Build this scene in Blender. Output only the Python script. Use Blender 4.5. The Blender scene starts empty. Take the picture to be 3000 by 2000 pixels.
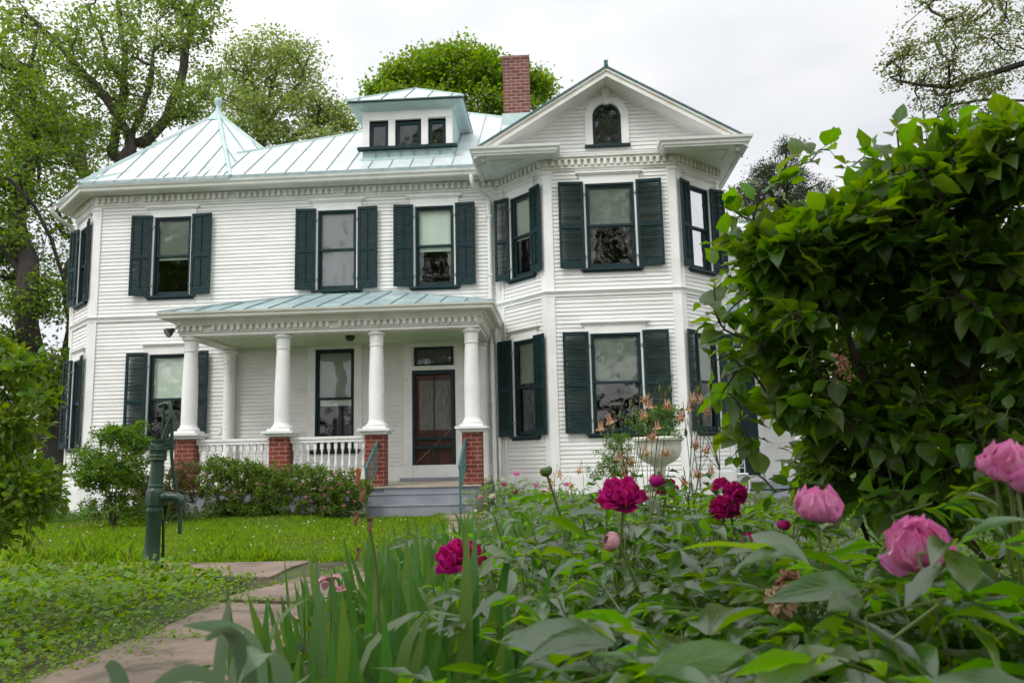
import bpy, bmesh, math, random
import numpy as np
from mathutils import Vector, Matrix
random.seed(7); rng = np.random.default_rng(7)
C = bpy.context.scene.collection
SC = bpy.context.scene
R = math.radians
# ------------------------------------------------------------------ camera
CAMP = Vector((1.779, -16.063, 0.340)); YAW, PIT, ROL = -0.061, 0.144, -0.023
FPX = 2411.5 / 3000.0
_f = Vector((math.sin(YAW)*math.cos(PIT), math.cos(YAW)*math.cos(PIT), math.sin(PIT)))
_r = Vector((math.cos(YAW), -math.sin(YAW), 0)); _u = _r.cross(_f)
RR = _r*math.cos(ROL) + _u*math.sin(ROL); UU = -_r*math.sin(ROL) + _u*math.cos(ROL); FF = _f
cd = bpy.data.cameras.new('camera'); cam = bpy.data.objects.new('camera', cd); C.objects.link(cam)
cam.matrix_world = Matrix(((RR.x, UU.x, -FF.x, CAMP.x), (RR.y, UU.y, -FF.y, CAMP.y), (RR.z, UU.z, -FF.z, CAMP.z), (0, 0, 0, 1)))
cd.sensor_fit = 'HORIZONTAL'; cd.sensor_width = 36; cd.lens = 36*FPX; cd.clip_start = 0.05; cd.clip_end = 2000
cd.dof.use_dof = True; cd.dof.focus_distance = 5.0; cd.dof.aperture_fstop = 6.5
SC.camera = cam
def ray(u, v):            # u, v in pixels of a 2352 x 1568 picture -> direction with unit depth
    return FF + RR*((u-1176)/2352/FPX) - UU*((v-784)/2352/FPX)
def atD(u, v, d): return CAMP + ray(u, v)*d
def atY(u, v, Y):
    d = ray(u, v); return CAMP + d*((Y-CAMP.y)/d.y)
def atZ(u, v, Z):
    d = ray(u, v); return CAMP + d*((Z-CAMP.z)/d.z)
# ------------------------------------------------------------------ light
SUN_EL, SUN_AZ = 52.0, 215.0       # azimuth: clockwise from +Y, so behind the camera to the left
SUNV = Vector((math.sin(R(SUN_AZ))*math.cos(R(SUN_EL)), math.cos(R(SUN_AZ))*math.cos(R(SUN_EL)), math.sin(R(SUN_EL))))
ld = bpy.data.lights.new('sun', 'SUN'); ld.energy = 1.3; ld.angle = R(14); ld.color = (1, .965, .91)
sun = bpy.data.objects.new('sun', ld); C.objects.link(sun); sun.rotation_euler = SUNV.to_track_quat('Z', 'Y').to_euler()
W = bpy.data.worlds.new('World'); SC.world = W; W.use_nodes = True
nt = W.node_tree; nt.nodes.clear()
def N(t, tree, **k):
    n = tree.nodes.new(t)
    for a, b in k.items(): setattr(n, a, b)
    return n
sky = N('ShaderNodeTexSky', nt, sky_type='NISHITA', sun_disc=False, sun_elevation=R(SUN_EL), sun_rotation=R(SUN_AZ))
bgs = N('ShaderNodeBackground', nt); bgs.inputs[1].default_value = .1; nt.links.new(sky.outputs[0], bgs.inputs[0])
tc = N('ShaderNodeTexCoord', nt)
mp = N('ShaderNodeMapping', nt); mp.inputs['Scale'].default_value = (1.1, 1.1, 2.4); nt.links.new(tc.outputs['Generated'], mp.inputs[0])
nz = N('ShaderNodeTexNoise', nt); nz.inputs['Scale'].default_value = 2.3; nz.inputs['Detail'].default_value = 5; nz.inputs['Roughness'].default_value = .5
nt.links.new(mp.outputs[0], nz.inputs['Vector'])
cr = N('ShaderNodeValToRGB', nt); e = cr.color_ramp.elements
e[0].position = .34; e[0].color = (.76, .79, .835, 1); e[1].position = .60; e[1].color = (1.0, 1.0, 1.0, 1)
nt.links.new(nz.outputs[0], cr.inputs[0])
# an overcast sky is brighter round the hidden sun
dot = N('ShaderNodeVectorMath', nt, operation='DOT_PRODUCT'); dot.inputs[1].default_value = SUNV; nt.links.new(tc.outputs['Generated'], dot.inputs[0])
mr = N('ShaderNodeMapRange', nt); mr.inputs[1].default_value = -.2; mr.inputs[2].default_value = 1; mr.inputs[3].default_value = .87; mr.inputs[4].default_value = 2.15
nt.links.new(dot.outputs['Value'], mr.inputs[0])
bgc = N('ShaderNodeBackground', nt); nt.links.new(cr.outputs[0], bgc.inputs[0]); nt.links.new(mr.outputs[0], bgc.inputs[1])
nz2 = N('ShaderNodeTexNoise', nt); nz2.inputs['Scale'].default_value = 1.7; nz2.inputs['Detail'].default_value = 3; nt.links.new(mp.outputs[0], nz2.inputs['Vector'])
mr2 = N('ShaderNodeMapRange', nt); mr2.inputs[1].default_value = .42; mr2.inputs[2].default_value = .62; mr2.inputs[3].default_value = .80; mr2.inputs[4].default_value = .98
nt.links.new(nz2.outputs[0], mr2.inputs[0])
mx = N('ShaderNodeMixShader', nt); nt.links.new(mr2.outputs[0], mx.inputs[0]); nt.links.new(bgs.outputs[0], mx.inputs[1]); nt.links.new(bgc.outputs[0], mx.inputs[2])
wo = N('ShaderNodeOutputWorld', nt); nt.links.new(mx.outputs[0], wo.inputs[0])
vs = SC.view_settings; vs.view_transform = 'Standard'; vs.look = 'None'; vs.exposure = 0.24; vs.gamma = 1; vs.use_curve_mapping = False
SC.cycles.max_bounces = 6; SC.cycles.transparent_max_bounces = 12

# ------------------------------------------------------------------ materials
MATS = {}
def mat(name, col, rough=.6, col2=None, nscale=4, ndet=5, bump=0, bscale=40, spec=.4, metal=0, stretch=None, lo=.35, hi=.65, island=0, transl=0, tval=1.0, tsat=1.1, coat=0, extra=None):
    m = bpy.data.materials.new(name); m.use_nodes = True; t = m.node_tree; b = t.nodes['Principled BSDF']
    b.inputs['Roughness'].default_value = rough; b.inputs['Metallic'].default_value = metal; b.inputs['Specular IOR Level'].default_value = spec
    if coat: b.inputs['Coat Weight'].default_value = coat; b.inputs['Coat Roughness'].default_value = .2
    g = N('ShaderNodeTexCoord', t)
    vec = g.outputs['Object']
    if stretch:
        mpn = N('ShaderNodeMapping', t); mpn.inputs['Scale'].default_value = stretch; t.links.new(vec, mpn.inputs[0]); vec = mpn.outputs[0]
    out = None
    rgb = N('ShaderNodeRGB', t); rgb.outputs[0].default_value = (*col, 1); out = rgb.outputs[0]
    if col2:
        n = N('ShaderNodeTexNoise', t); n.inputs['Scale'].default_value = nscale; n.inputs['Detail'].default_value = ndet; t.links.new(vec, n.inputs['Vector'])
        mrn = N('ShaderNodeMapRange', t); mrn.inputs[1].default_value = lo; mrn.inputs[2].default_value = hi; t.links.new(n.outputs[0], mrn.inputs[0])
        mi = N('ShaderNodeMix', t, data_type='RGBA'); t.links.new(mrn.outputs[0], mi.inputs[0]); t.links.new(out, mi.inputs[6]); mi.inputs[7].default_value = (*col2, 1); out = mi.outputs[2]
    if island:
        ge = N('ShaderNodeNewGeometry', t)
        hs = N('ShaderNodeHueSaturation', t); t.links.new(out, hs.inputs['Color'])
        a = N('ShaderNodeMapRange', t); a.inputs[3].default_value = 1-island; a.inputs[4].default_value = 1+island; t.links.new(ge.outputs['Random Per Island'], a.inputs[0]); t.links.new(a.outputs[0], hs.inputs['Value'])
        mu = N('ShaderNodeMath', t, operation='MULTIPLY'); mu.inputs[1].default_value = 7.31; t.links.new(ge.outputs['Random Per Island'], mu.inputs[0])
        fr = N('ShaderNodeMath', t, operation='FRACT'); t.links.new(mu.outputs[0], fr.inputs[0])
        a2 = N('ShaderNodeMapRange', t); a2.inputs[3].default_value = .5-.035*min(1, island*3); a2.inputs[4].default_value = .5+.02; t.links.new(fr.outputs[0], a2.inputs[0]); t.links.new(a2.outputs[0], hs.inputs['Hue'])
        out = hs.outputs[0]
    if extra: out = extra(t, out, b, g)
    t.links.new(out, b.inputs['Base Color'])
    if bump:
        n = N('ShaderNodeTexNoise', t); n.inputs['Scale'].default_value = bscale; n.inputs['Detail'].default_value = 4; t.links.new(vec, n.inputs['Vector'])
        bp = N('ShaderNodeBump', t); bp.inputs['Strength'].default_value = bump; bp.inputs['Distance'].default_value = .01; t.links.new(n.outputs[0], bp.inputs['Height']); t.links.new(bp.outputs[0], b.inputs['Normal'])
    if transl:
        tr = N('ShaderNodeBsdfTranslucent', t)
        hs2 = N('ShaderNodeHueSaturation', t); hs2.inputs['Value'].default_value = tval; hs2.inputs['Saturation'].default_value = tsat; hs2.inputs['Hue'].default_value = .49; t.links.new(out, hs2.inputs['Color']); t.links.new(hs2.outputs[0], tr.inputs[0])
        ms = N('ShaderNodeMixShader', t); ms.inputs[0].default_value = transl
        t.links.new(b.outputs[0], ms.inputs[1]); t.links.new(tr.outputs[0], ms.inputs[2]); t.links.new(ms.outputs[0], t.nodes['Material Output'].inputs[0])
    MATS[name] = m; return m
def second_noise(col, scale, lo, hi, stretch=(1, 1, 1), det=6):   # an extra layer of wear with its own scale
    def f(t, out, b, g):
        mpn = N('ShaderNodeMapping', t); mpn.inputs['Scale'].default_value = stretch; t.links.new(g.outputs['Object'], mpn.inputs[0])
        n = N('ShaderNodeTexNoise', t); n.inputs['Scale'].default_value = scale; n.inputs['Detail'].default_value = det; n.inputs['Roughness'].default_value = .65; t.links.new(mpn.outputs[0], n.inputs['Vector'])
        mrn = N('ShaderNodeMapRange', t); mrn.inputs[1].default_value = lo; mrn.inputs[2].default_value = hi; t.links.new(n.outputs[0], mrn.inputs[0])
        mi = N('ShaderNodeMix', t, data_type='RGBA'); t.links.new(mrn.outputs[0], mi.inputs[0]); t.links.new(out, mi.inputs[6]); mi.inputs[7].default_value = (*col, 1)
        return mi.outputs[2]
    return f
WHITE = mat('white_siding_paint', (.78, .775, .755), .55, (.69, .68, .655), 1.1, 9, .12, 60, stretch=(1, 1, 3), extra=second_noise((.46, .40, .32), 4.2, .60, .80, (.7, .7, 5), 8))
LAPUND = mat('dark_lap_edge', (.36, .34, .31), .8, (.55, .53, .5), 3, 6)  # darker grey-brown for the underside of each board lap
TRIM = mat('white_trim_paint', (.80, .80, .785), .5, (.72, .715, .695), 2.2, 6, .06, 80, extra=second_noise((.50, .47, .41), 5, .62, .82))
CREAM = mat('weathered_white_cornice', (.74, .735, .69), .55, (.64, .63, .57), 3, 7, .06, 60, extra=second_noise((.33, .32, .27), 6, .64, .84, (1, 1, 2)))
CEIL = mat('porch_ceiling_green_bounce', (.50, .62, .42), .5, (.46, .58, .38), 2)  # green bounce from the lawn is put into the ceiling colour
DARK = mat('dark_teal_paint', (.007, .023, .026), .5, (.013, .034, .038), 5, 5, .05, 70, spec=.25)
SHUT = mat('dark_green_shutter_paint', (.006, .021, .023), .6, (.011, .033, .035), 9, 6, .08, 90, spec=.2, extra=second_noise((.30, .31, .29), 26, .74, .80, (1, 1, .6)))
SEAM = mat('verdigris_seam', (.28, .36, .36), .6, (.19, .26, .26), 5)
def roofx(t, out, b, g):
    out = second_noise((.64, .68, .695), 1.6, .45, .72)(t, out, b, g)
    return second_noise((.30, .31, .29), 3.5, .60, .85, (3, .6, .6), 8)(t, out, b, g)
ROOF = mat('pale_painted_metal_roof', (.54, .58, .585), .42, (.46, .515, .515), 1.1, 8, .05, 12, spec=.6, extra=roofx)
DORM = mat('aqua_painted_metal', (.43, .55, .53), .5, (.36, .48, .465), 3)
PROOF = mat('worn_porch_roof_metal', (.28, .38, .38), .45, (.24, .33, .33), 1.6, 8, .05, 12, extra=second_noise((.50, .60, .60), 2.2, .5, .75))
RUST = mat('dark_roof_edge', (.03, .028, .025), .8, (.06, .05, .04), 9)
STEP = mat('blue_grey_porch_paint', (.20, .215, .245), .55, (.25, .265, .295), 3, 7, .08, 50, extra=second_noise((.15, .14, .13), 6, .62, .8))
FLOORM = mat('tan_porch_boards', (.42, .37, .28), .6, (.34, .30, .24), 4)
RAILM = mat('teal_handrail_paint', (.035, .10, .10), .45, (.07, .15, .145), 14)
ROOM = mat('unlit_room_dark', (.035, .03, .026), .9)  # darkness of the unlit rooms is put into this colour
SHADE = mat('pale_roller_shade', (.66, .72, .63), .8, (.60, .66, .57), 2)
SHADEW = mat('white_roller_shade', (.80, .80, .82), .8, (.76, .76, .78), 2)
LACE = mat('lace_curtain', (.44, .45, .42), .9, (.42, .42, .39), 40, 4)
DRAPE = mat('grey_drape', (.14, .145, .15), .9, (.20, .20, .21), 12)
WOOD = mat('red_brown_door_wood', (.085, .022, .010), .38, (.045, .012, .007), 3, 7, .05, 30, stretch=(6, 6, .6))
METALG = mat('dull_lamp_metal', (.03, .03, .028), .5)
GREENP = mat('bright_green_trim', (.05, .20, .12), .5)
REDP = mat('red_painted_wood', (.50, .03, .02), .5)
def glass_mat(name, ior=1.75, wav=.012, tint=(.9, .93, .92)):
    m = bpy.data.materials.new(name); m.use_nodes = True; t = m.node_tree; t.nodes.clear()
    o = N('ShaderNodeOutputMaterial', t); tr = N('ShaderNodeBsdfTransparent', t); tr.inputs[0].default_value = (*tint, 1)
    gl = N('ShaderNodeBsdfGlossy', t); gl.inputs['Roughness'].default_value = .01
    fr = N('ShaderNodeFresnel', t); fr.inputs[0].default_value = ior
    g = N('ShaderNodeTexCoord', t); n = N('ShaderNodeTexNoise', t); n.inputs['Scale'].default_value = 3.0; n.inputs['Detail'].default_value = 1; t.links.new(g.outputs['Object'], n.inputs['Vector'])
    bp = N('ShaderNodeBump', t); bp.inputs['Strength'].default_value = 1; bp.inputs['Distance'].default_value = wav; t.links.new(n.outputs[0], bp.inputs['Height'])
    t.links.new(bp.outputs[0], gl.inputs['Normal'])
    ms = N('ShaderNodeMixShader', t); t.links.new(fr.outputs[0], ms.inputs[0]); t.links.new(tr.outputs[0], ms.inputs[1]); t.links.new(gl.outputs[0], ms.inputs[2]); t.links.new(ms.outputs[0], o.inputs[0])
    return m
GLASS = glass_mat('old_window_glass')
def brick_mat(name, c1, c2, mortar, axis='XZ', bw=.215, bh=.075):
    m = bpy.data.materials.new(name); m.use_nodes = True; t = m.node_tree; b = t.nodes['Principled BSDF']; b.inputs['Roughness'].default_value = .85
    g = N('ShaderNodeTexCoord', t); s = N('ShaderNodeSeparateXYZ', t); t.links.new(g.outputs['Object'], s.inputs[0])
    ad = N('ShaderNodeMath', t, operation='ADD'); t.links.new(s.outputs[0], ad.inputs[0]); t.links.new(s.outputs[1], ad.inputs[1])
    cb = N('ShaderNodeCombineXYZ', t); t.links.new(ad.outputs[0], cb.inputs[0]); t.links.new(s.outputs[2], cb.inputs[1])
    br = N('ShaderNodeTexBrick', t); t.links.new(cb.outputs[0], br.inputs['Vector'])
    br.inputs['Color1'].default_value = (*c1, 1); br.inputs['Color2'].default_value = (*c2, 1); br.inputs['Mortar'].default_value = (*mortar, 1)
    br.inputs['Scale'].default_value = 1; br.inputs['Mortar Size'].default_value = .007; br.inputs['Mortar Smooth'].default_value = .2; br.inputs['Bias'].default_value = 0; br.inputs['Brick Width'].default_value = bw; br.inputs['Row Height'].default_value = bh
    n = N('ShaderNodeTexNoise', t); n.inputs['Scale'].default_value = 9; n.inputs['Detail'].default_value = 6; t.links.new(g.outputs['Object'], n.inputs['Vector'])
    mrn = N('ShaderNodeMapRange', t); mrn.inputs[1].default_value = .58; mrn.inputs[2].default_value = .75; mrn.inputs[4].default_value = .6; t.links.new(n.outputs[0], mrn.inputs[0])
    mi = N('ShaderNodeMix', t, data_type='RGBA'); t.links.new(mrn.outputs[0], mi.inputs[0]); t.links.new(br.outputs[0], mi.inputs[6]); mi.inputs[7].default_value = (*[x*.6+.05 for x in mortar], 1)
    t.links.new(mi.outputs[2], b.inputs['Base Color'])
    bp = N('ShaderNodeBump', t); bp.inputs['Strength'].default_value = .6; bp.inputs['Distance'].default_value = .008; bp.invert = True; t.links.new(br.outputs['Fac'], bp.inputs['Height']); t.links.new(bp.outputs[0], b.inputs['Normal'])
    return m
BRICK = brick_mat('red_pier_brick', (.20, .036, .020), (.13, .022, .014), (.32, .19, .14))
CBRICK = brick_mat('old_chimney_brick', (.17, .055, .040), (.10, .030, .024), (.30, .24, .20), bh=.082)

# ------------------------------------------------------------------ mesh helpers
class MB:
    def __init__(s): s.v = []; s.f = []; s.mi = []; s.fr = None
    def frame(s, O, u):             # wall frame: s along u, d outward (right-hand side of u), z up
        s.fr = (Vector((O[0], O[1], 0)), Vector((u[0], u[1], 0)), Vector((u[1], -u[0], 0))); return s
    def P(s, p):
        if s.fr is None: return (p[0], p[1], p[2])
        O, u, n = s.fr; q = O + u*p[0] + n*p[1]; return (q.x, q.y, q.z + p[2])
    def face(s, pts, m=0):
        i = len(s.v); s.v += [s.P(p) for p in pts]; s.f.append(tuple(range(i, i+len(pts)))); s.mi.append(m)
    def mesh(s, vs, fs, m=0):
        i = len(s.v); s.v += [s.P(p) for p in vs]
        for f in fs: s.f.append(tuple(i+k for k in f)); s.mi.append(m)
    def box(s, a0, a1, b0, b1, c0, c1, m=0):
        s.mesh([(a0, b0, c0), (a1, b0, c0), (a1, b1, c0), (a0, b1, c0), (a0, b0, c1), (a1, b0, c1), (a1, b1, c1), (a0, b1, c1)],
               [(0, 3, 2, 1), (4, 5, 6, 7), (0, 1, 5, 4), (1, 2, 6, 5), (2, 3, 7, 6), (3, 0, 4, 7)], m)
    def prism(s, poly, ext, m=0):   # poly: list of 3D points, ext: vector
        n = len(poly); vs = [tuple(p) for p in poly] + [(p[0]+ext[0], p[1]+ext[1], p[2]+ext[2]) for p in poly]
        fs = [tuple(range(n))[::-1], tuple(range(n, 2*n))] + [(i, (i+1) % n, n+(i+1) % n, n+i) for i in range(n)]
        s.mesh(vs, fs, m)
    def lathe(s, cx, cy, prof, n=24, m=0, flute=None, cap=True):   # prof: (r, z)
        vs = []
        for r, z in prof:
            for k in range(n):
                a = 2*math.pi*k/n; rr = r
                if flute and flute[0] <= z <= flute[1]: rr = r*(1-.05*(k % 2))
                vs.append((cx+rr*math.cos(a), cy+rr*math.sin(a), z))
        fs = []
        for j in range(len(prof)-1):
            for k in range(n): fs.append((j*n+k, j*n+(k+1) % n, (j+1)*n+(k+1) % n, (j+1)*n+k))
        if cap: fs.append(tuple(range(n))[::-1]); fs.append(tuple((len(prof)-1)*n+k for k in range(n)))
        s.mesh(vs, fs, m)
    def tube(s, pts, rad, n=8, m=0, cap=True):
        pts = [Vector(p) for p in pts]
        if not hasattr(rad, '__len__'): rad = [rad]*len(pts)
        vs = []; prev = None
        for i, p in enumerate(pts):
            d = (pts[min(i+1, len(pts)-1)] - pts[max(i-1, 0)]).normalized()
            if prev is None: a = d.orthogonal().normalized()
            else:
                a = prev - d*prev.dot(d)
                a = a.normalized() if a.length > 1e-6 else d.orthogonal().normalized()
            prev = a; b = d.cross(a)
            for k in range(n):
                t = 2*math.pi*k/n; q = p + (a*math.cos(t)+b*math.sin(t))*rad[i]; vs.append((q.x, q.y, q.z))
        fs = []
        for j in range(len(pts)-1):
            for k in range(n): fs.append((j*n+k, j*n+(k+1) % n, (j+1)*n+(k+1) % n, (j+1)*n+k))
        if cap: fs.append(tuple(range(n))[::-1]); fs.append(tuple((len(pts)-1)*n+k for k in range(n)))
        s.mesh(vs, fs, m)
    def sweep(s, path, prof, m=0, closed_prof=True, caps=True):    # mitred moulding; path (x, y), outward = right-hand side; prof (d, z)
        P2 = [Vector(p) for p in path]; offs = []
        for i in range(len(P2)):
            ns = []
            if i > 0: d = (P2[i]-P2[i-1]).normalized(); ns.append(Vector((d.y, -d.x)))
            if i < len(P2)-1: d = (P2[i+1]-P2[i]).normalized(); ns.append(Vector((d.y, -d.x)))
            n = ns[0] if len(ns) == 1 else (ns[0]+ns[1])/(1+ns[0].dot(ns[1]))
            offs.append(n)
        vs = []; k = len(prof)
        for p, o in zip(P2, offs):
            for d, z in prof: vs.append((p.x+o.x*d, p.y+o.y*d, z))
        fs = []
        for i in range(len(P2)-1):
            for j in range(k if closed_prof else k-1):
                fs.append((i*k+j, i*k+(j+1) % k, (i+1)*k+(j+1) % k, (i+1)*k+j))
        if caps and closed_prof: fs.append(tuple(range(k))); fs.append(tuple((len(P2)-1)*k+j for j in range(k))[::-1])
        fr = s.fr; s.fr = None; s.mesh(vs, fs, m); s.fr = fr
    def build(s, name, mats, parent=None, smooth=False, local=False):
        me = bpy.data.meshes.new(name); me.from_pydata(s.v, [], s.f); 
        mats = mats if isinstance(mats, (list, tuple)) else [mats]
        for m in mats: me.materials.append(m)
        if len(mats) > 1: me.polygons.foreach_set('material_index', s.mi)
        bm = bmesh.new(); bm.from_mesh(me); bmesh.ops.recalc_face_normals(bm, faces=bm.faces); bm.to_mesh(me); bm.free()
        if smooth: me.polygons.foreach_set('use_smooth', [True]*len(me.polygons)); me.set_sharp_from_angle(angle=R(40))
        o = bpy.data.objects.new(name, me); C.objects.link(o)
        if parent is not None:
            o.parent = parent
            if not local: o.matrix_parent_inverse = Matrix.Translation(-world_loc(parent))
        return o
def world_loc(o):
    l = Vector(o.location)
    return l if o.parent is None else l + (world_loc(o.parent) if o.matrix_parent_inverse == Matrix() else Vector((0, 0, 0)))
def empty(name, loc=(0, 0, 0)):
    o = bpy.data.objects.new(name, None); C.objects.link(o); o.location = loc; o.empty_display_size = .1; return o
def tag(o, label=None, cat=None, group=None, kind=None):
    if label: o['label'] = label
    if cat: o['category'] = cat
    if group: o['group'] = group
    if kind: o['kind'] = kind
    return o
# ================================================================== HOUSE
house = tag(empty('house', (-1.5, 0, -.5)), 'white clapboard two-storey house with pale green metal roof, dark shutters and columned front porch', 'house')
GZ = -.5
A0, A1, C0 = (-8.844, .991), (-7.853, 0.0), (.604, 0.0)
D1, D2, E0 = (1.531, -1.006), (3.994, -1.006), (4.971, -.029)
HC = .077
def seg(p, q):
    L = math.hypot(q[0]-p[0], q[1]-p[1]); return p, ((q[0]-p[0])/L, (q[1]-p[1])/L), L
def clapboard(mb, L, z0, z1, ops=(), clip=None, h=HC, s_off=0):
    n = int(math.ceil((z1-z0)/h))
    for k in range(n):
        zb = z0+k*h+random.uniform(-.0015, .0015); zt = min(z0+(k+1)*h+.002, z1); zc = (zb+zt)/2
        a, b = (s_off, L) if clip is None else clip(zb)
        if b <= a: continue
        iv = [(a, b)]
        for (o0, o1, p0, p1) in ops:
            if p0 < zc < p1:
                nv = []
                for (x, y) in iv:
                    if o1 <= x or o0 >= y: nv.append((x, y)); continue
                    if o0 > x: nv.append((x, o0))
                    if o1 < y: nv.append((o1, y))
                iv = nv
        do = .017+random.uniform(-.002, .002)
        for (x, y) in iv:
            cuts = [x]
            while y-cuts[-1] > 3.2: cuts.append(cuts[-1]+random.uniform(1.6, 3.0))
            cuts.append(y)
            for x0, x1 in zip(cuts[:-1], cuts[1:]):
                g = .0025; j = random.uniform(-.0012, .0012)
                mb.face([(x0+g, do+j, zb), (x1-g, do+j, zb), (x1-g, .003, zt), (x0+g, .003, zt)], 0)
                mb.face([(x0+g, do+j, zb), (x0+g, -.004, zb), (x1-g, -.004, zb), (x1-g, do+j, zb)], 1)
def wall_sheet(mb, L, z0, z1, ops):   # sheathing behind the boards, with the openings left out
    zs = sorted({z0, z1, *[o[2] for o in ops], *[o[3] for o in ops]})
    for za, zb in zip(zs[:-1], zs[1:]):
        xs = [0.0]
        for o in sorted(ops):
            if o[2] <= za and o[3] >= zb: xs += [o[0], o[1]]
        xs.append(L)
        for a, b in zip(xs[::2], xs[1::2]): mb.face([(a, -.01, za), (b, -.01, za), (b, -.01, zb), (a, -.01, zb)], 0)
def make_wall(p, q, z0, z1, ops, bottom=True):
    O, u, L = seg(p, q); mb = MB().frame(O, u)
    clapboard(mb, L, z0, z1, ops); wall_sheet(mb, L, z0-.35, z1+.3, ops)
    return mb.build('clapboard_wall', [WHITE, LAPUND], house)
# ---- windows
def make_window(p, q, c, w, z0, z1, shade=.5, shmat=None, curtains=None, casing=.1, capz=.22, sash=.055, ovr=.095, header=True, drape=None, shade_off=.0):
    """c: centre along the wall, w: width over the dark frame; returns the opening"""
    O, u, L = seg(p, q); s0, s1 = c-w/2, c+w/2
    def M(): return MB().frame(O, u)
    m = M(); zm = (z0+z1)/2
    f = sash
    # outer dark frame (stops) and the two sashes, upper one in front
    m.box(s0, s0+.03, -.06, .022, z0, z1); m.box(s1-.03, s1, -.06, .022, z0, z1); m.box(s0+.03, s1-.03, -.06, .020, z1-.035, z1)
    for (a, b, d) in ((zm-.02, z1-.035, -.012), (z0, zm+.02, -.045)):
        m.box(s0+.03, s0+.03+f*.8, d-.03, d, a, b); m.box(s1-.03-f*.8, s1-.03, d-.03, d, a, b)
        m.box(s0+.03+f*.8, s1-.03-f*.8, d-.029, d-.001, b-.042, b); m.box(s0+.03+f*.8, s1-.03-f*.8, d-.029, d-.001, a, a+(.042 if a > z0 else .075))
    win = m.build('window', DARK, house)
    m = M()
    for (a, b, d) in ((zm, z1-.06, -.027), (z0+.05, zm, -.060)): m.face([(s0+.05, d, a), (s1-.05, d, a), (s1-.05, d, b), (s0+.05, d, b)])
    m.build('glass', GLASS, win)
    m = M(); cs = casing
    m.box(s0-cs, s0, -.05, .034, z0-.02, z1); m.box(s1, s1+cs, -.05, .034, z0-.02, z1)
    if header:
        m.box(s0-cs, s1+cs, -.05, .036, z1, z1+capz-.05)
        m.box(s0-cs-.03, s1+cs+.03, -.02, .060, z1+capz-.05, z1+capz-.022); m.box(s0-cs-ovr*.75, s1+cs+ovr*.75, -.02, .085, z1+capz-.022, z1+capz); m.box(s0-cs-ovr*.6, s1+cs+ovr*.6, -.02, .07, z1+capz, z1+capz+.012)
    m.build('casing', TRIM, win)
    m = M(); m.box(s0-.125, s1+.125, -.05, .085, z0-.065, z0-.021); m.box(s0-.09, s1+.09, -.01, .045, z0-.10, z0-.066)
    m.build('sill', DARK, win)
    m = M()                                              # box behind the glass, the unlit room's darkness in its colour
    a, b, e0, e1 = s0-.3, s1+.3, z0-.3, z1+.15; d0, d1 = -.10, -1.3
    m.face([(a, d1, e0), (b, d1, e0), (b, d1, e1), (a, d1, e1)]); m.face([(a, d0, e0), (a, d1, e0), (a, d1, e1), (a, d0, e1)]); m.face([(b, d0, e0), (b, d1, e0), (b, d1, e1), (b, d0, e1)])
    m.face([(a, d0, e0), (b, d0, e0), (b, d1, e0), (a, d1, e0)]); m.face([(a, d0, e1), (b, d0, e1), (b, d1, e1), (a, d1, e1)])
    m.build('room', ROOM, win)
    if shade:
        zb = z1-.04-(z1-z0-.05)*shade
        m = M(); nn = 8; vs = []
        for i in range(nn+1):
            s = s0+.045+(s1-s0-.09)*i/nn; d = -.085+.004*math.sin(i*1.7+c*9)
            vs += [(s, d, zb), (s, d+.002, z1-.02)]
        m.mesh(vs, [(2*i, 2*i+2, 2*i+3, 2*i+1) for i in range(nn)])
        m.box(s0+.045, s1-.045, -.093, -.075, zb-.012, zb+.012)
        m.build('roller_shade', shmat or SHADE, win)
    if curtains:                                        # pair of tied-back lace panels under the shade
        top = z1-.04-(z1-z0-.05)*curtains[0]; wd, hh = curtains[1], curtains[2]
        for sgn in (-1, 1):
            m = M(); nn, kk = 18, 12; vs = []
            for j in range(kk+1):
                t = j/kk; z = top-(top-(z0+.05))*hh*t
                wv = wd*(1-t)**1.2+.004 if len(curtains) < 4 else wd*(.62+.25*math.cos(t*2.6)+.10*math.sin(t*19))
                for i in range(nn+1):
                    s = (s0+.05+wv*i/nn) if sgn < 0 else (s1-.05-wv*i/nn)
                    vs.append((s, -.115+.014*math.sin(i*2.1+t*2)-.02*t, z))
            m.mesh(vs, [(j*(nn+1)+i, j*(nn+1)+i+1, (j+1)*(nn+1)+i+1, (j+1)*(nn+1)+i) for j in range(kk) for i in range(nn)])
            m.build('lace_curtain', LACE, win, True)
    if drape:
        for (x0, x1, za, zb) in drape:
            m = M(); nn = 16; vs = []
            for i in range(nn+1):
                s = s0+(s1-s0)*(x0+(x1-x0)*i/nn); d = -.14+.02*math.sin(i*1.9); vs += [(s, d, za), (s, d, zb)]
            m.mesh(vs, [(2*i, 2*i+2, 2*i+3, 2*i+1) for i in range(nn)]); m.build('drape', DRAPE, win, True)
    return (s0-.03, s1+.03, z0-.06, z1+.03)
SHM = {}
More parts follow.
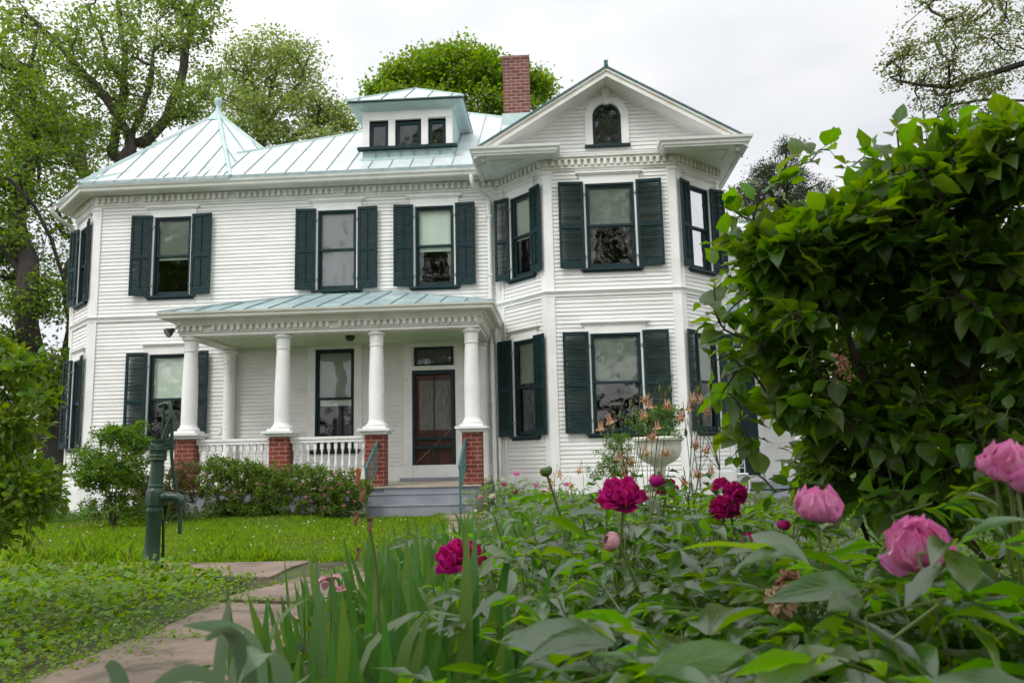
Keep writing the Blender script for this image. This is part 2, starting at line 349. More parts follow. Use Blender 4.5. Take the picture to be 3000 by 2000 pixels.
def shutter_mesh(w, h, style):
    key = (round(w, 2), round(h, 2), style)
    if key in SHM: return SHM[key]
    m = MB(); t = .034; st = .052; mid = h*.475
    m.box(0, st, 0, t, 0, h); m.box(w-st, w, 0, t, 0, h)
    m.box(st, w-st, .001, t-.001, 0, .125); m.box(st, w-st, .001, t-.001, h-.06, h); m.box(st, w-st, .001, t-.001, mid-.035, mid+.035)
    for (a, b) in ((.125, mid-.035), (mid+.035, h-.06)):
        n = int((b-a)/.036); pz = (b-a)/n
        for k in range(n):
            z = a+(k+.5)*pz; dz = .019 if style else .012; dd = .009 if style else .015
            tl = random.uniform(-.003, .003)
            m.prism([(st, t/2-dd, z+dz+tl), (st, t/2-dd+.006, z+dz+.003+tl), (st, t/2+dd, z-dz+.003-tl), (st, t/2+dd-.006, z-dz-tl)], (w-2*st, 0, 0))
        if style: m.box(w/2-.008, w/2+.008, t*.75, t+.006, a+.03, b-.02)
    o = m.build('shutter', SHUT); me = o.data; bpy.data.objects.remove(o); SHM[key] = me
    return me
HINGE = mat('bare_hinge_metal', (.35, .34, .32), .5)
def make_shutter(p, q, s, z0, w, h, side, ang, style):
    """hinged at s on the wall, side -1: opens to the left, +1: to the right; ang: degrees off the wall"""
    O, u, L = seg(p, q); me = shutter_mesh(w, h, style)
    o = bpy.data.objects.new('shutter', me); C.objects.link(o); o.parent = house
    U = Vector((u[0], u[1], 0)); n = Vector((u[1], -u[0], 0))
    a = R(ang); x = (U*math.cos(a)*side + n*math.sin(a)) ; y = (n*math.cos(a) - U*math.sin(a)*side)
    pos = Vector((O[0], O[1], 0)) + U*s + n*.045 + Vector((0, 0, z0))
    mw = Matrix(((x.x, y.x, 0, pos.x), (x.y, y.y, 0, pos.y), (0, 0, 1, pos.z), (0, 0, 0, 1)))
    o.matrix_parent_inverse = Matrix.Translation(-house.location); o.matrix_local = mw
    o.matrix_parent_inverse = Matrix.Identity(4); o.matrix_basis = Matrix.Translation(-house.location) @ mw
    m = MB().frame(O, u)
    for z in (z0+h*.13, z0+h*.86): m.box(s-.03*(side > 0)-.005, s+.03*(side < 0)+.005, .036, .062, z-.02, z+.02); m.box(s-.012, s+.012, .05, .072, z-.008, z+.008)
    hob = m.build('hinge', HINGE); hob.parent = o; hob.matrix_parent_inverse = o_world(o).inverted()
def o_world(o): return Matrix.Translation(house.location) @ o.matrix_basis
def shutters(p, q, c, w, z0, z1, sw, style, angs=(5, 5), styles=None):
    st = styles or (style, style)
    make_shutter(p, q, c-w/2-.035, z0-.015, sw, z1-z0+.05, -1, angs[0], st[0]); make_shutter(p, q, c+w/2+.035, z0-.015, sw, z1-z0+.05, 1, angs[1], st[1])
# ---- front wall
MW = (A1, C0); X = lambda x: x-A1[0]
U0, U1, L0, L1 = 3.86, 5.50, .82, 2.635
ops = []
ops.append(make_window(*MW, X(-6.17), .78, U0, U1, .53, shmat=SHADE)); shutters(*MW, X(-6.17), .78, U0, U1, .42, 1, (7, 4))
ops.append(make_window(*MW, X(-2.72), .80, U0, U1, .985, shmat=SHADEW)); shutters(*MW, X(-2.72), .80, U0, U1, .41, 1, (6, 5))
ops.append(make_window(*MW, X(-.72), .79, U0, U1, .55, curtains=(.5, .13, .95, 1))); shutters(*MW, X(-.72), .79, U0, U1, .40, 1, (7, 4), (1, 1))
ops.append(make_window(*MW, X(-6.16), .79, L0, L1, .5, curtains=None, drape=[(.45, .95, L0+.05, L0+.62)])); shutters(*MW, X(-6.16), .79, L0, L1, .42, 0, (5, 4))
ops.append(make_window(*MW, X(-2.747), .785, .66, 2.63, .56, casing=.155, capz=.235, ovr=.07, drape=[(.5, .62, .7, 1.75), (.68, .82, .7, 1.75), (.86, .96, .7, 1.75)]))
dC, dw = X(-.767), .862
ops.append((dC-dw/2-.02, dC+dw/2+.02, 0.0, 2.66))
make_wall(*MW, -.08, 3.34, [o for o in ops]); 
mbw = MB().frame(*seg(*MW)[:2]); clapboard(mbw, seg(*MW)[2], 3.44, 5.76, ops); mbw.build('clapboard_wall', [WHITE, LAPUND], house)
mbw = MB().frame(*seg(*MW)[:2]); wall_sheet(mbw, seg(*MW)[2], 3.2, 6.1, ops)
mbw.build('wall_sheathing', WHITE, house)
m = MB().frame(*seg(*MW)[:2]); m.box(X(-4.95), X(.40), 0, .022, .02, .30); m.box(0, X(-4.95), 0, .024, -.5, -.08); m.box(X(.40), X(.604), 0, .024, -.5, .05); m.build('water_table', TRIM, house)
# ---- left canted wall, right bay
LB = (A0, A1); Lb = seg(*LB)[2]
o1 = make_window(*LB, Lb/2, .62, U0, U1, .5); shutters(*LB, Lb/2, .62, U0, U1, .33, 1, (14, 9))
o2 = make_window(*LB, Lb/2, .62, L0, L1, .5); shutters(*LB, Lb/2, .62, L0, L1, .33, 0, (14, 9))
m = MB().frame(*seg(*LB)[:2]); m.box(0, Lb, 0, .024, -.56, .0); m.build('water_table', TRIM, house)
make_wall(*LB, .0, 3.34, [o1, o2]); mbw = MB().frame(*seg(*LB)[:2]); clapboard(mbw, Lb, 3.44, 5.76, [o1, o2]); wall_sheet(mbw, Lb, 3.2, 6.1, [o1, o2]); mbw.build('clapboard_wall', [WHITE, LAPUND], house)
BAYS = [(C0, D1), (D1, D2), (D2, E0)]
for k, (p, q) in enumerate(BAYS):
    L = seg(p, q)[2]
    if k == 1:
        c = 2.762-D1[0]; w = .915
        a = make_window(p, q, c, w, 3.87, 5.48, .5, curtains=(.48, .17, 1.0, 1)); shutters(p, q, c, w, 3.87, 5.48, .475, 0, (4, 4))
        b = make_window(p, q, c, w, .82, 2.62, .50, curtains=(.48, .24, .50)); shutters(p, q, c, w, .82, 2.62, .475, 0, (4, 3))
    elif k == 0:
        c = L/2; w = .60
        a = make_window(p, q, c, w, 3.87, 5.48, .52, curtains=(.5, .12, 1.0, 1)); shutters(p, q, c, w, 3.87, 5.48, .34, 1, (16, 8), (0, 1))
        b = make_window(p, q, c, w, .82, 2.62, .44, drape=[(.02, .98, .87, 1.85)]); shutters(p, q, c, w, .82, 2.62, .34, 1, (14, 7))
    else:
        c = L/2; w = .60
        a = make_window(p, q, c, w, 3.87, 5.48, .52, curtains=(.5, .12, 1.0, 1)); shutters(p, q, c, w, 3.87, 5.48, .34, 1, (7, 16))
        b = make_window(p, q, c, w, .82, 2.62, .5, curtains=(.1, .2, 1.0, 1)); shutters(p, q, c, w, .82, 2.62, .34, 0, (6, 15))
    make_wall(p, q, .05, 3.34, [a, b]); mbw = MB().frame(*seg(p, q)[:2]); clapboard(mbw, L, 3.44, 5.76, [a, b]); wall_sheet(mbw, L, 3.2, 6.1, [a, b]); mbw.build('clapboard_wall', [WHITE, LAPUND], house)
    m = MB().frame(*seg(p, q)[:2]); m.box(0, L, 0, .026, -.5, .05); m.build('water_table', TRIM, house)
# side and back walls close the body
for p, q in (((-8.844, 6.), A0), (E0, (4.971, 6.)), ((4.971, 6.), (-8.844, 6.))):
    mbw = MB().frame(*seg(p, q)[:2]); L = seg(p, q)[2]; clapboard(mbw, L, .0, 5.76, []); wall_sheet(mbw, L, -.5, 6.1, []); mbw.build('clapboard_wall', [WHITE, LAPUND], house)
# corner boards: both sides of every corner
for (p, q), ends in (((MW), (0, 1)), (LB, (0, 1)), (BAYS[0], (0, 1)), (BAYS[1], (0, 1)), (BAYS[2], (0, 1)), ((E0, (4.971, 6.)), (0,)), (((-8.844, 6.), A0), (1,))):
    O, u, L = seg(p, q); wd = .15 if L > 2 else .12
    for e in ends:
        m = MB().frame(O, u)
        a, b = (-.012, wd) if e == 0 else (L-wd, L+.012)
        if (p, q) == MW and e == 1: a, b = L-.10, L-.004
        if (p, q) == BAYS[0] and e == 0: a, b = .03, .13
        for za, zb in ((-.5, 5.745),):
            m.box(a, b, -.01, .028+.001*(e), za, zb); x0 = b-.03 if e == 0 else a+.005; m.box(x0, x0+.025, .02, .036, za+.003, zb-.003)
        m.box(a-.008, b+.008, .0, .045, 5.70, 5.745); m.build('corner_board', TRIM, house)
PATH = [(-8.844, 3.0), A0, A1, C0, D1, D2, E0, (4.971, 3.0)]
# belt course, frieze, dentils, crown
m = MB(); m.sweep(PATH, [(-.01, 3.335), (.035, 3.335), (.035, 3.385), (.050, 3.395), (.050, 3.415), (.075, 3.425), (.075, 3.438), (-.01, 3.452)]); m.build('belt_course', TRIM, house)
m = MB(); m.sweep(PATH, [(-.01, 5.745), (.030, 5.745), (.034, 5.775), (.060, 5.795), (.060, 5.815), (.034, 5.822), (.030, 5.965), (.060, 5.985), (.095, 6.005), (.095, 6.05), (-.01, 6.05)]); m.build('frieze', CREAM, house)
def comb(p, q, zb, zt, d0, d1, pitch, hw, L=None, skip=()):
    O, u, LL = seg(p, q); L = L or LL; m = MB().frame(O, u); n = int(round(L/pitch)); st = L/n; zs = zt-.012; pts = [(0, d0, zt), (L, d0, zt), (L, d0, zs)]
    for k in range(n-1, -1, -1):
        if k in skip: continue
        s_ = (k+.5)*st+random.uniform(-.003, .003); dz = random.uniform(-.003, .003); pts += [(s_+hw, d0, zs), (s_+hw, d0, zb+dz), (s_-hw, d0, zb+dz), (s_-hw, d0, zs)]
    pts.append((0, d0, zs)); m.prism(pts, (0, d1-d0, 0)); return m.build('dentil_moulding', CREAM, house)
for p, q in zip(PATH[:-1], PATH[1:]): comb(p, q, 5.842, 5.963, .025, .083, .125, .031, skip=(7, 23, 41) if (p, q) == (A1, C0) else ())
# main eave: soffit, cove and box gutter
OV = .33; MP = [(-8.844, 3.5), A0, A1, (.40, 0.)]; GZO = .045
m = MB(); m.sweep(MP, [(.09, 6.0), (.14, 5.985), (.20, 6.01), (OV-.06, 6.015), (OV-.06, 6.00), (OV-.03, 6.00), (OV-.03, 6.05), (.09, 6.03)]); m.build('soffit', CREAM, house)
m = MB(); m.sweep(MP, [(d, z+GZO) for d, z in ((OV-.03, 5.955), (OV+.015, 5.955), (OV+.035, 5.975), (OV+.045, 6.02), (OV+.075, 6.05), (OV+.085, 6.09), (OV+.065, 6.09), (OV+.05, 6.06), (OV-.03, 6.06))]); m.build('gutter', CREAM, house)
# ---- roofs
def zmain(y): return 6.06+.75*(y+.6)
def seam_strip(m, a, b, nrm, w=.016, h=.022, mi=1):   # standing seam: little ridge along a-b
    a, b, nrm = Vector(a), Vector(b), Vector(nrm).normalized(); d = (b-a).normalized(); s = d.cross(nrm)*w/2
    m.mesh([tuple(a-s-nrm*.02), tuple(a+s-nrm*.02), tuple(a+s*.5+nrm*h), tuple(a-s*.5+nrm*h), tuple(b-s-nrm*.02), tuple(b+s-nrm*.02), tuple(b+s*.5+nrm*h), tuple(b-s*.5+nrm*h)],
           [(0, 1, 5, 4), (1, 2, 6, 5), (2, 3, 7, 6), (3, 0, 4, 7), (0, 3, 2, 1), (4, 5, 6, 7)], mi)
PK = (-.36, 3.08, zmain(3.08)); EY = -.40; EL = (-8.05, EY, zmain(EY)); ER = (6.25, EY, zmain(EY))
m = MB()
yb = lambda x: (EY+(x-EL[0])*(3.08-EY)/(PK[0]-EL[0])) if x < PK[0] else (3.08-(x-PK[0])*(3.08-EY)/(ER[0]-PK[0]))
xr = 3.6; m.face([EL, (.3, EY, EL[2]), (1.6, .3, zmain(.3)), (xr, .3, zmain(.3)), (xr, yb(xr), zmain(yb(xr))), PK], 0)
m.face([EL, PK, (PK[0], 6.4, 6.2), (EL[0]-.9, 6.4, 6.0)], 0); m.face([PK, (xr, yb(xr), zmain(yb(xr))), (xr, 6.4, 6.2), (PK[0], 6.4, 6.2)], 0)
nm = (0, -.75, 1)
for k in range(-8, 20):
    x = -2.423-.424+.424*k*1.0
    y1 = yb(x)
    if x < -7.6 or x > 2.6: continue
    y0 = EY+.01 if x < .2 else .3
    seam_strip(m, (x, y0, zmain(y0)), (x, y1-.02, zmain(y1-.02)), nm)
for _ in range(46):                                        # faint cross laps between the sheets
    k = random.randint(-8, 12); x = -2.847+.424*k; y = random.uniform(-.1, yb(x+.2)-.3)
    if -7 < x < .5: m.face([(x+.02, y, zmain(y)+.006), (x+.40, y, zmain(y)+.006), (x+.40, y+.008, zmain(y+.008)+.004), (x+.02, y+.008, zmain(y+.008)+.004)], 1)
for a, b in ((EL, PK), (PK, (xr, yb(xr), zmain(yb(xr))))): seam_strip(m, a, b, (0, -.3, 1), .10, .035, 2)
m.face([EL, (.3, EY, EL[2]), (.3, EY-.005, EL[2]-.07), (EL[0], EY-.005, EL[2]-.07)], 1)
m.build('roof', [ROOF, SEAM, DORM], house)
# corner pavilion roof
AP = Vector((-6.4, 2.5, 8.86)); ez = 6.175
base = [(-9.25, .80), (-8.0, -.41), (-4.82, -.41), (-3.35, .95), (-3.35, 4.2), (-4.7, 5.5), (-8.06, 5.5), (-9.25, 4.2)]
m = MB(); nb = len(base)
for i in range(nb):
    a, b = base[i], base[(i+1) % nb]; a = Vector((*a, ez)); b = Vector((*b, ez)); m.face([a, b, AP], 0)
    nf = (b-a).cross(AP-a).normalized(); nf = nf if nf.z > 0 else -nf
    L = (b-a).length; d = (b-a).normalized(); n = int(L/.42); tA = (AP-a).dot(d)
    for k in range(1, n+1):
        s = k*.424+(L-n*.424)/2-.212
        if not 0 < s < L: continue
        up = (AP-(a+d*tA)); f = s/tA if s < tA else (L-s)/(L-tA)
        f = max(0, min(1, f))
        q = a+d*s
        if i in (7, 0, 1, 2, 3): seam_strip(m, q, q+up*(f*.985), nf)
    for _ in range(7 if i == 1 else 3):
        s = random.randint(1, max(1, n-1))*.424+(L-n*.424)/2-.212; t = random.uniform(.1, .6)
        if s+.42 < tA+(L-tA)*(1-t) and s > tA*t:
            up = (AP-(a+d*tA)); q = a+d*(s+.02)+up*t+nf*.005; m.face([q, q+d*.38, q+d*.38+up*.003, q+up*.003], 1)
    seam_strip(m, b, AP, (b-AP).cross(Vector((0, 0, 1))).cross(b-AP)*-1 if False else nf+Vector((0, 0, .6)), .11, .04, 2)
m.face([Vector((-8.0, -.41, ez)), Vector((-4.82, -.41, ez)), Vector((-4.82, -.415, ez-.06)), Vector((-8.0, -.415, ez-.06))], 1)
m.face([Vector((-9.25, .80, ez)), Vector((-8.0, -.41, ez)), Vector((-8.0, -.415, ez-.06)), Vector((-9.26, .8, ez-.06))], 1)
tr = m.build('pavilion_roof', [ROOF, SEAM, DORM], house)
m = MB(); m.lathe(AP.x, AP.y, [(.34, 8.58), (.23, 8.72), (.13, 8.84), (.075, 8.93), (.052, 9.00), (.052, 9.05), (.068, 9.10), (.090, 9.16), (.098, 9.205), (.085, 9.24), (.05, 9.26), (.01, 9.265)], 16); m.build('finial', DORM, tr, True)
# ---- gable over the bay
GX, GA, GSL = 2.765, 7.585, .597; EV = 2.51
def gz(x): return GA-GSL*abs(x-GX)
YF = -1.52; m = MB()
for sg in (-1, 1):
    xe = GX+sg*(EV+.02); ze = gz(xe)
    m.face([(GX, YF-.02, GA), (xe, YF-.02, ze), (xe, 5.8, ze), (GX, 5.8, GA)], 0)
    m.face([(GX, YF-.02, GA), (xe, YF-.02, ze), (xe, YF-.02, ze-.035), (GX, YF-.02, GA-.035)], 1)
    m.face([(GX, YF-.02, GA-.035), (xe, YF-.02, ze-.035), (xe, 5.8, ze-.035), (GX, 5.8, GA-.035)], 1)
    for k in range(1, 16):
        y = YF+.42*k; seam_strip(m, (GX, y, GA), (xe, y, ze), (sg*GSL, 0, 1))
seam_strip(m, (GX, YF-.02, GA), (GX, 3, GA), (0, 0, 1), .09, .05, 2)
m.box(GX-.035, GX+.035, YF-.03, YF+.05, GA-.01, GA+.10, 1)
m.build('gable_roof', [ROOF, RAILM, DORM], house)
def rake(m, t0, t1, y0, y1, x_in=0.0, x_out=EV, mi=0):   # board under the slope, t measured down from the roof line
    for sg in (-1, 1):
        a, b = GX+sg*x_in, GX+sg*x_out
        m.prism([(a, y0, gz(a)-t0), (b, y0, gz(b)-t0), (b, y0, gz(b)-t1), (a, y0, gz(a)-t1)], (0, y1-y0, 0), mi)
m = MB(); rake(m, .036, .085, YF, YF+.06); rake(m, .085, .15, YF+.03, YF+.07); rake(m, .15, .20, YF+.012, YF+.055); m.build('rake_board', CREAM, house)
m = MB(); rake(m, .17, .19, YF+.056, -1.0); rake(m, .19, .22, -1.055, -1.0); m.build('rake_soffit', TRIM, house)
O, u, L = seg(D1, D2); m = MB().frame(O, u)
gc = GX-D1[0]
def gclip(z):
    hw = (GA-.19-z)/GSL
    return (gc-hw, gc+hw) if hw > 0 else (0, -1)
gw = (gc-.28, gc+.28, 6.20, 7.02)
clapboard(m, L, 6.05, 7.46, [gw], gclip)
m.face([(gc-2.4, -.012, 6.0), (gc-.28, -.012, 6.0), (gc-.28, -.012, 7.2), (gc-2.4, -.012, 6.0)]); m.face([(gc+2.4, -.012, 6.0), (gc+.28, -.012, 6.0), (gc+.28, -.012, 7.2)])
m.face([(gc-.28, -.012, 7.02), (gc+.28, -.012, 7.02), (gc+.28, -.012, 7.30), (gc, -.012, 7.46), (gc-.28, -.012, 7.30)])
m.build('clapboard_wall', [WHITE, LAPUND], house)
m = MB().frame(O, u); m.box(-.05, L+.05, -.02, .10, 6.05, 6.062); m.box(gc-1.35, gc+1.35, .0, .03, 6.0, 6.06); m.build('water_table', TRIM, house)
# arched window
def arch(hw, zb, zs, n=14): return [(-hw, zb)]+[(-hw*math.cos(math.pi*k/n), zs+hw*math.sin(math.pi*k/n)) for k in range(n+1)]+[(hw, zb)]
def ring(m, o, i, d0, d1):
    for k in range(len(o)-1):
        a, b, c, d = o[k], o[k+1], i[k+1], i[k]
        m.mesh([(gc+a[0], d1, a[1]), (gc+b[0], d1, b[1]), (gc+c[0], d1, c[1]), (gc+d[0], d1, d[1]), (gc+a[0], d0, a[1]), (gc+b[0], d0, b[1]), (gc+c[0], d0, c[1]), (gc+d[0], d0, d[1])], [(0, 1, 2, 3), (0, 4, 5, 1), (3, 2, 6, 7)])
m = MB().frame(O, u); zs = 6.80; ring(m, arch(.275, 6.235, zs), arch(.225, 6.28, zs), -.05, -.005); m.box(gc-.275, gc+.275, -.05, -.004, 6.235, 6.285); win = m.build('window', DARK, house)
m = MB().frame(O, u); m.face([(gc+x, -.03, z) for x, z in arch(.24, 6.27, zs)]); m.build('glass', GLASS, win)
m = MB().frame(O, u); ring(m, arch(.415, 6.235, zs), arch(.276, 6.235, zs), -.02, .045); ring(m, arch(.30, 6.24, zs), arch(.27, 6.24, zs), -.03, .02)
m.prism([(gc-.055, -.01, 7.04), (gc+.055, -.01, 7.04), (gc+.078, -.01, 7.37), (gc-.078, -.01, 7.37)], (0, .085, 0)); m.box(gc-.095, gc+.095, .0, .09, 7.37, 7.40)
for sg in (-1, 1): m.box(gc+sg*.345-.078, gc+sg*.345+.078, .0, .049, zs-.006, zs)
m.build('casing', TRIM, win)
m = MB().frame(O, u); m.box(gc-.43, gc+.43, -.03, .085, 6.19, 6.234); m.build('sill', DARK, win)
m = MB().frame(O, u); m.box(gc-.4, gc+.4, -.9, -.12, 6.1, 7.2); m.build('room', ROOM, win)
# cornice returns with soffits over the canted corners
for sg, C1, C2 in ((-1, D1, C0), (1, D2, E0)):
    xe = GX+sg*EV; xi = GX+sg*.99; zs_ = 5.975
    m = MB(); poly = [(xe, YF, zs_), (xi, YF, zs_), (xi, -1.0, zs_), (C1[0], -1.0, zs_), (C2[0]-sg*0, C2[1], zs_), (C2[0], 1.0 if sg < 0 else 5.5, zs_), (xe, 1.0 if sg < 0 else 5.5, zs_)]
    m.prism(poly, (0, 0, .03)); 
    cx_, cy_ = GX+sg*2.02, -1.16                       # raised triangular panel
    tri = [Vector((cx_-sg*.42, cy_-.02, 0)), Vector((cx_+sg*.20, cy_-.02, 0)), Vector((cx_+sg*.20, cy_+.52, 0))]
    ctr = sum(tri, Vector())/3
    for a, b in zip(tri, tri[1:]+tri[:1]): m.prism([(*a.xy, zs_-.012), (*b.xy, zs_-.012), (*(b+(ctr-b)*.12).xy, zs_-.012), (*(a+(ctr-a)*.12).xy, zs_-.012)], (0, 0, .02))
    m.box(xe-sg*.16-.035, xe-sg*.16+.035, YF+.11, YF+.16, zs_-.10, zs_); m.box(xe-sg*.16-.05, xe-sg*.16+.05, YF+.09, YF+.17, zs_-.03, zs_); m.build('return_soffit', TRIM, house)
    pth = [(xe, 5.5 if sg > 0 else .25), (xe, YF), (xi, YF), (xi, -1.01)]
    if sg > 0: pth = pth[::-1]
    prof = [(-.06, 5.945), (.0, 5.945), (.005, 5.975), (.03, 5.985), (.04, 6.03), (.075, 6.055), (.085, 6.10), (.07, 6.10), (.05, 6.075), (-.06, 6.085)]
    if sg < 0: pth2 = pth
    m = MB(); m.sweep(pth if sg > 0 else pth, prof if True else prof)
    if sg < 0:
        pass
    a = [(xe-sg*.0, YF+.0, 6.08), (xi, YF, 6.08), (xi, -1.0, 6.16), (xe-sg*.12, -1.0, 6.16)]; m.face(a)
    m.build('cornice_return', TRIM, house)
# ---- chimney
m = MB(); m.box(.605, 1.215, 2.0, 2.48, 7.4, 9.62, 0); m.box(.59, 1.23, 1.985, 2.495, 9.62, 9.70, 0); m.box(.66, 1.16, 2.05, 2.43, 9.69, 9.705, 2); m.box(.575, 1.245, 1.97, 2.51, 7.4, 8.28, 1)
m.build('chimney', [CBRICK, DORM, RUST], house)
# ---- dormer
YD = .05; dx0, dx1 = -2.225, -.335; dc = (dx0+dx1)/2
m = MB(); zt = 7.64
m.box(dx0, dx1, YD+.03, YD+.05, 6.45, 6.80, 1); m.box(dx0-.03, dx1+.03, YD-.012, YD+.03, 6.46, 6.60, 1)
for sg, x in ((-1, dx0), (1, dx1)): m.face([(x, YD+.04, 6.5), (x, YD+.04, zt), (x, 1.75, zt), (x, 1.75, zt-.1)], 1)
for k in range(1, 7): m.box(dx0+(dx1-dx0)*k/7-.006, dx0+(dx1-dx0)*k/7+.006, YD-.005, YD+.035, 6.61, 6.77, 2)
m.box(dx0, dx1, YD+.0, YD+.06, 7.42, zt, 0)
xs = [(-2.225, -2.085), (-1.68, -1.54), (-.99, -.85), (-.475, -.335)]
for a, b in xs: m.box(a, b, YD+.003, YD+.09, 6.80, 7.42, 0)
m.box(-.86, dx1+.002, YD-.018, YD, 7.43, 7.56, 0)
dorm = m.build('dormer', [TRIM, DORM, SEAM], house)
for a, b in ((-2.07, -1.695), (-1.525, -1.005), (-.835, -.49)):
    m = MB(); f = .06
    m.box(a, a+f, YD+.06, YD+.10, 6.83, 7.38); m.box(b-f, b, YD+.06, YD+.10, 6.83, 7.38); m.box(a+f, b-f, YD+.062, YD+.098, 6.83, 6.89); m.box(a+f, b-f, YD+.062, YD+.098, 7.32, 7.38)
    w = m.build('window', SHUT, dorm)
    m = MB(); m.face([(a+f, YD+.085, 6.89), (b-f, YD+.085, 6.89), (b-f, YD+.085, 7.32), (a+f, YD+.085, 7.32)]); m.build('glass', GLASS, dorm)
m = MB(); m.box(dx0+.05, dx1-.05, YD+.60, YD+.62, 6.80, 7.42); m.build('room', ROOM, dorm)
m = MB(); m.box(dx0-.09, dx1+.09, YD-.07, YD+.05, 6.765, 6.825); m.build('sill', SHUT, dorm)
EF = YD-.30; ex0, ex1, ez2 = dx0-.26, dx1+.26, 7.74
RD = Vector((dc, .95, 8.50)); RB = Vector((dc, 3.6, 8.50)); m = MB()
fl, frr = Vector((ex0, EF, ez2)), Vector((ex1, EF, ez2)); bl, br = Vector((ex0, 2.2, ez2)), Vector((ex1, 2.2, ez2))
m.face([fl, frr, RD], 0); m.face([frr, br, RB, RD], 0); m.face([fl, RD, RB, bl], 0)
for k in range(5):
    x = ex0+(ex1-ex0)*(k+.5)/5; f = 1-abs(x-dc)/((ex1-ex0)/2); q = Vector((x, EF, ez2)); seam_strip(m, q, q+(RD-Vector((dc, EF, ez2)))*f*.98, (0, -.3, 1))
for a in (fl, frr): seam_strip(m, a, RD, (0, -.3, 1), .08, .03, 2)
m.mesh([fl, frr, br, bl, fl-Vector((0, 0, .03)), frr-Vector((0, 0, .03)), br-Vector((0, 0, .03)), bl-Vector((0, 0, .03))], [(0, 1, 5, 4), (1, 2, 6, 5), (0, 4, 7, 3)], 1)
m.build('dormer_roof', [ROOF, RAILM, DORM], dorm)
m = MB(); pth = [(dx0, 1.9), (dx0, YD), (dx1, YD), (dx1, 1.9)]
m.sweep(pth, [(-.02, 7.60), (.03, 7.62), (.07, 7.645), (.20, 7.66), (.24, 7.675), (.25, 7.705), (-.02, 7.706)]); m.build('dormer_cornice', DORM, dorm)
# ---- porch
PX = [-4.846, -3.166, -1.486, .194]; PYC = -1.843; HW = .1665
for x in PX:
    m = MB(); m.box(x-HW, x+HW, PYC-HW, PYC+HW, -.56, .847); m.build('brick_pier', BRICK, house)
    m = MB(); m.box(x-.21, x+.21, PYC-.21, PYC+.21, .847, .872); m.box(x-.225, x+.225, PYC-.225, PYC+.225, .872, .892); m.box(x-.255, x+.255, PYC-.255, PYC+.255, .892, .905); m.box(x-.275, x+.275, PYC-.275, PYC+.275, .905, .945); m.box(x-.20, x+.20, PYC-.20, PYC+.20, .945, .985)
    col = m.build('column', TRIM, house)
    m = MB(); m.lathe(x, PYC, [(.185, .985), (.19, 1.0), (.19, 1.02), (.165, 1.035), (.150, 1.06), (.142, 1.09)], 28); m.build('column_base', TRIM, col, True)
    m = MB(); m.lathe(x, PYC, [(.137, 1.09), (.136, 1.3), (.137, 1.55), (.135, 1.75), (.128, 2.0), (.120, 2.25), (.113, 2.395), (.127, 2.398), (.127, 2.425), (.113, 2.43)], 28); m.build('column_shaft', TRIM, col, True)
    m = MB(); m.lathe(x, PYC, [(.114, 2.43), (.122, 2.47), (.122, 2.58), (.128, 2.585), (.150, 2.60), (.157, 2.625), (.157, 2.645), (.14, 2.655)], 40, flute=(2.44, 2.58)); m.build('column_capital', TRIM, col)
for x in (PX[0], PX[3]):
    m = MB(); m.lathe(x, -.12, [(.13, .0), (.13, .05), (.118, .07), (.118, 1.5), (.108, 2.38), (.12, 2.385), (.12, 2.41), (.108, 2.415)], 24); pl = m.build('pilaster', TRIM, house, True)
    m = MB(); m.lathe(x, -.12, [(.108, 2.415), (.115, 2.44), (.115, 2.57), (.14, 2.59), (.145, 2.63), (.13, 2.655)], 40, flute=(2.43, 2.58)); m.build('column_capital', TRIM, pl)
xl, xr_ = -5.005, .353; yf = -2.0
m = MB()
m.box(xl, xr_, yf, yf+.31, 2.657, 2.70); m.box(xl+.012, xr_-.012, yf+.012, yf+.30, 2.70, 2.95)
m.box(xl, xl+.31, yf+.31, -.02, 2.657, 2.70); m.box(xr_-.31, xr_, yf+.31, -.02, 2.657, 2.70); m.box(xl+.012, xl+.30, yf+.30, -.02, 2.70, 2.95); m.box(xr_-.30, xr_-.012, yf+.30, -.02, 2.70, 2.95)
m.build('porch_beam', CREAM, house)
PP = [(xl, -.02), (xl, yf), (xr_, yf), (xr_, -.02)]
m = MB(); m.sweep(PP, [(-.012, 2.71), (.02, 2.715), (.028, 2.735), (-.012, 2.745)]); m.sweep(PP, [(-.012, 2.845), (.045, 2.85), (.055, 2.875), (.10, 2.905), (.11, 2.93), (.20, 2.945), (.215, 2.935), (.23, 2.945), (.23, 2.96), (-.012, 2.96)]); m.build('porch_cornice', CREAM, house)
for p, q in zip(PP[:-1], PP[1:]): comb(p, q, 2.748, 2.846, -.011, .042, .113, .029, skip=(4, 24) if q == PP[2] else ())
m = MB(); m.sweep(PP, [(.205, 2.946), (.235, 2.946), (.25, 2.96), (.255, 3.0), (.285, 3.02), (.295, 3.055), (.275, 3.055), (.26, 3.03), (.205, 3.03)]); m.build('gutter', CREAM, house)
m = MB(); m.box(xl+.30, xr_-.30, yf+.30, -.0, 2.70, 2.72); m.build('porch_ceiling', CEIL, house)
rx0, rx1, ryf, rz0 = xl-.27, xr_+.27, yf-.27, 3.055; rzt = 3.77; wl = -ryf
T0, T1 = Vector((rx0+wl, .0, rzt)), Vector((rx1-wl, .0, rzt)); B0, B1 = Vector((rx0, ryf, rz0)), Vector((rx1, ryf, rz0)); S0, S1 = Vector((rx0, 0, rz0)), Vector((rx1, 0, rz0))
m = MB(); m.face([B0, B1, T1, T0], 0); m.face([S0, B0, T0], 0); m.face([B1, S1, T1], 0)
sl = (rzt-rz0)/wl
